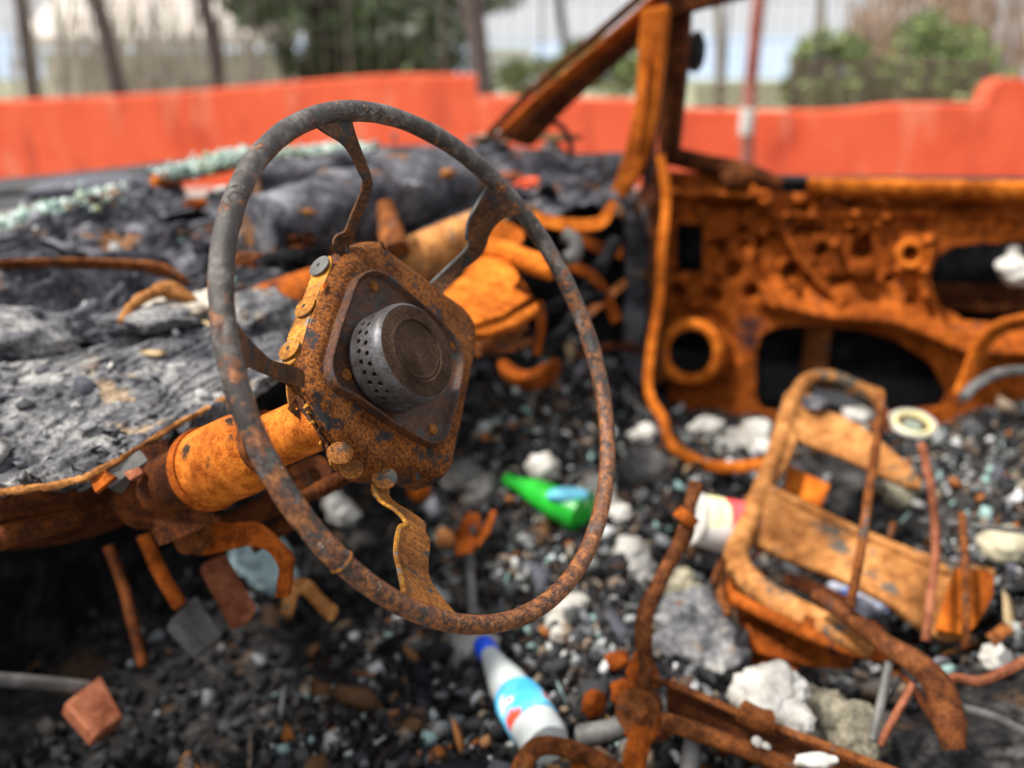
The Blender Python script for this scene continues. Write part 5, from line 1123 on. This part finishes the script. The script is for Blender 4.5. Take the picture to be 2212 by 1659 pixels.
foam('beige concrete slab piece behind the big foam lump', [(1780, 1560, 1.05, .04), (1850, 1590, 1.02, .035), (1730, 1530, 1.07, .03)], 'cream', 'stone', 'stone', .3).data.materials[0] = ash_mat('beige_ash', (.12, .11, .09), (.3, .27, .2), (.5, .45, .34), sc=1)
foam('yellow olive rag scrap between the upright rods', [(1950, 1050, 1.35, .022), (1940, 1075, 1.34, .018)], 'cream', 'scrap', 'cloth_scrap', .5)
foam('ash coated folded cloth right of the lever', [(1500, 1350, 1.2, .05), (1530, 1400, 1.18, .05), (1480, 1400, 1.18, .04)], 'ash', 'cloth', 'burnt_cloth', .3)

# yoghurt-like cup
cup = empty('paper_cup', D(1545, 1120, 1.3), None, 'white tub with red and yellow print lying against the seat frame', 'tub')
A, B = D(1502, 1120, 1.34), D(1620, 1150, 1.36); n, ln = frame_from(A, B)
def cup_mat():
    m, t, b = new_mat('cup_print'); tc = pos(t)
    sx = t.nodes.new('ShaderNodeVectorMath'); sx.operation = 'DOT_PRODUCT'; sx.inputs[1].default_value = tuple(n)
    sb = t.nodes.new('ShaderNodeVectorMath'); sb.operation = 'SUBTRACT'; sb.inputs[1].default_value = tuple(A); t.links.new(tc, sb.inputs[0]); t.links.new(sb.outputs[0], sx.inputs[0])
    sz_ = t.nodes.new('ShaderNodeSeparateXYZ'); t.links.new(sb.outputs[0], sz_.inputs[0])
    nn = noise(t, tc, 22, 2, .5); ad = t.nodes.new('ShaderNodeMath'); ad.operation = 'MULTIPLY_ADD'; ad.inputs[1].default_value = .05; t.links.new(nn, ad.inputs[0]); t.links.new(sx.outputs['Value'], ad.inputs[2])
    c = ramp(t, ad.outputs[0], [(0, (.8, .8, .78)), (.043, (.75, .75, .3)), (.055, (.8, .78, .5)), (.064, (.75, .05, .06)), (.085, (.8, .12, .12)), (.09, (.75, .04, .06))])
    k = ramp(t, sz_.outputs['Z'], [(.0, (1, 1, 1)), (.006, (0, 0, 0))])
    c = mix(t, k, c, (.62, .6, .6)); t.links.new(c, b.inputs['Base Color']); b.inputs['Roughness'].default_value = .4; return m
mesh('body', *revolve_geo(A, n, [(.0, .0), (.034, .0), (.036, .004), (.042, ln)], 30), cup_mat(), cup)
mesh('rim', *revolve_geo(A, n, [(.034, -.002), (.037, -.001), (.037, .003), (.034, .004)], 30), M['white'], cup)
mesh('base_band', *revolve_geo(A + n * (ln * .96), n, [(.0, 0), (.0425, 0), (.043, .006), (.0, .006)], 30), plain('red_band', (.55, .02, .03), (.45, .02, .03), 10, .5)[0], cup)

# ring lid
ld = empty('ring_lid', D(1972, 915, 1.4), None, 'round white ring lid with a yellow rim and clear centre on the ash heap', 'lid')
nrm = (UP * .93 + cdir(0, 0, -1) * .3).normalized(); c0 = D(1972, 915, on_floor(1972, 915, .035))
def torus_pts(r): 
    u = nrm.orthogonal().normalized(); v = nrm.cross(u); return [c0 + (u * math.cos(a) + v * math.sin(a)) * r for a in np.linspace(0, 2 * math.pi, 20, endpoint=False)]
tube('outer_ring', torus_pts(.04), .004, M['white'], ld, closed=True, n=2)
tube('yellow_ring', torus_pts(.032), .0045, plain('yellow_band', (.65, .6, .2), (.75, .72, .5), 40, .5)[0], ld, closed=True, n=2)
mesh('centre', *disc_geo(c0 - nrm * .003, nrm, .018, .002), plain('grey_green', (.16, .21, .18), (.26, .29, .24), 40, .4)[0], ld)

# rusty scraps on the debris
def scrap(lab, P, th, mt, name='rusty_scrap', cat='metal scrap'):
    o = plate(name, [D(*p) for p in P], th, M[mt], None, bevel=.001); tag(o, lab, cat, 'rusty scraps on the debris')
sc_ = empty('slotted_bracket', D(1020, 1150, 1.28), None, 'small orange slotted bracket lying inside the wheel opening', 'bracket', 'rusty scraps on the debris')
plate('plate', [D(*p) for p in [(980, 1150, 1.3), (1010, 1105, 1.32), (1035, 1108, 1.32), (1040, 1150, 1.29), (1020, 1192, 1.26), (985, 1198, 1.26)]], .004, M['orange_deep'], sc_)
plate('prong', [D(*p) for p in [(1038, 1150, 1.28), (1062, 1100, 1.31), (1073, 1104, 1.31), (1058, 1150, 1.28), (1030, 1185, 1.26)]], .004, M['orange_deep'], sc_)
plate('slot', [D(*p) for p in [(1015, 1140, 1.285), (1026, 1130, 1.29), (1028, 1150, 1.28), (1018, 1158, 1.277)]], .001, M['black'], sc_)
o = tube('curved_scrap', [D(1090, 790, 1.6), D(1110, 812, 1.58), D(1150, 822, 1.56), D(1185, 805, 1.56), D(1200, 790, 1.57)], [.02, .026, .026, .026, .018], M['orange_deep'], None, n=5, flat=.6, rough=.004); tag(o, 'curved orange metal scrap in the shadow under the bracket plates', 'metal scrap', 'rusty scraps on the debris')
o = tube('angled_scrap', [D(618, 1330, 1.12), D(632, 1275, 1.14), D(660, 1268, 1.14), D(690, 1300, 1.12), D(718, 1325, 1.1)], [.008, .01, .01, .009, .01], M['seat'], None, n=5, flat=.7, rough=.001); tag(o, 'small angled yellow orange strip beside the bent pedal bracket', 'metal scrap', 'rusty scraps on the debris')
o = lump('orange_clod', D(1282, 1520, 1.06), (.014, .013, .018), M['orange_deep'], None, seed=3, amp=.4); tag(o, 'bright orange rusted clod between the bottle and the bracket', 'metal scrap', 'rusty scraps on the debris')
o = lump('orange_clod', D(1335, 1428, 1.1), (.014, .014, .009), M['orange_deep'], None, seed=4, amp=.4); tag(o, 'dark orange clod just left of the lever foot', 'metal scrap', 'rusty scraps on the debris')
o = lump('orange_clod', D(905, 1055, 1.35), (.016, .016, .02), M['orange_deep'], None, seed=9, amp=.4); tag(o, 'small rust coloured clod right behind the bottom spoke', 'metal scrap', 'rusty scraps on the debris')
scrap('flat brown sliver on the right of the ash heap', [(2130, 1370, 1.1), (2170, 1340, 1.12), (2190, 1360, 1.1), (2150, 1395, 1.09)], .004, 'iron')

for _o in (scene.objects): _o.select_set(False)
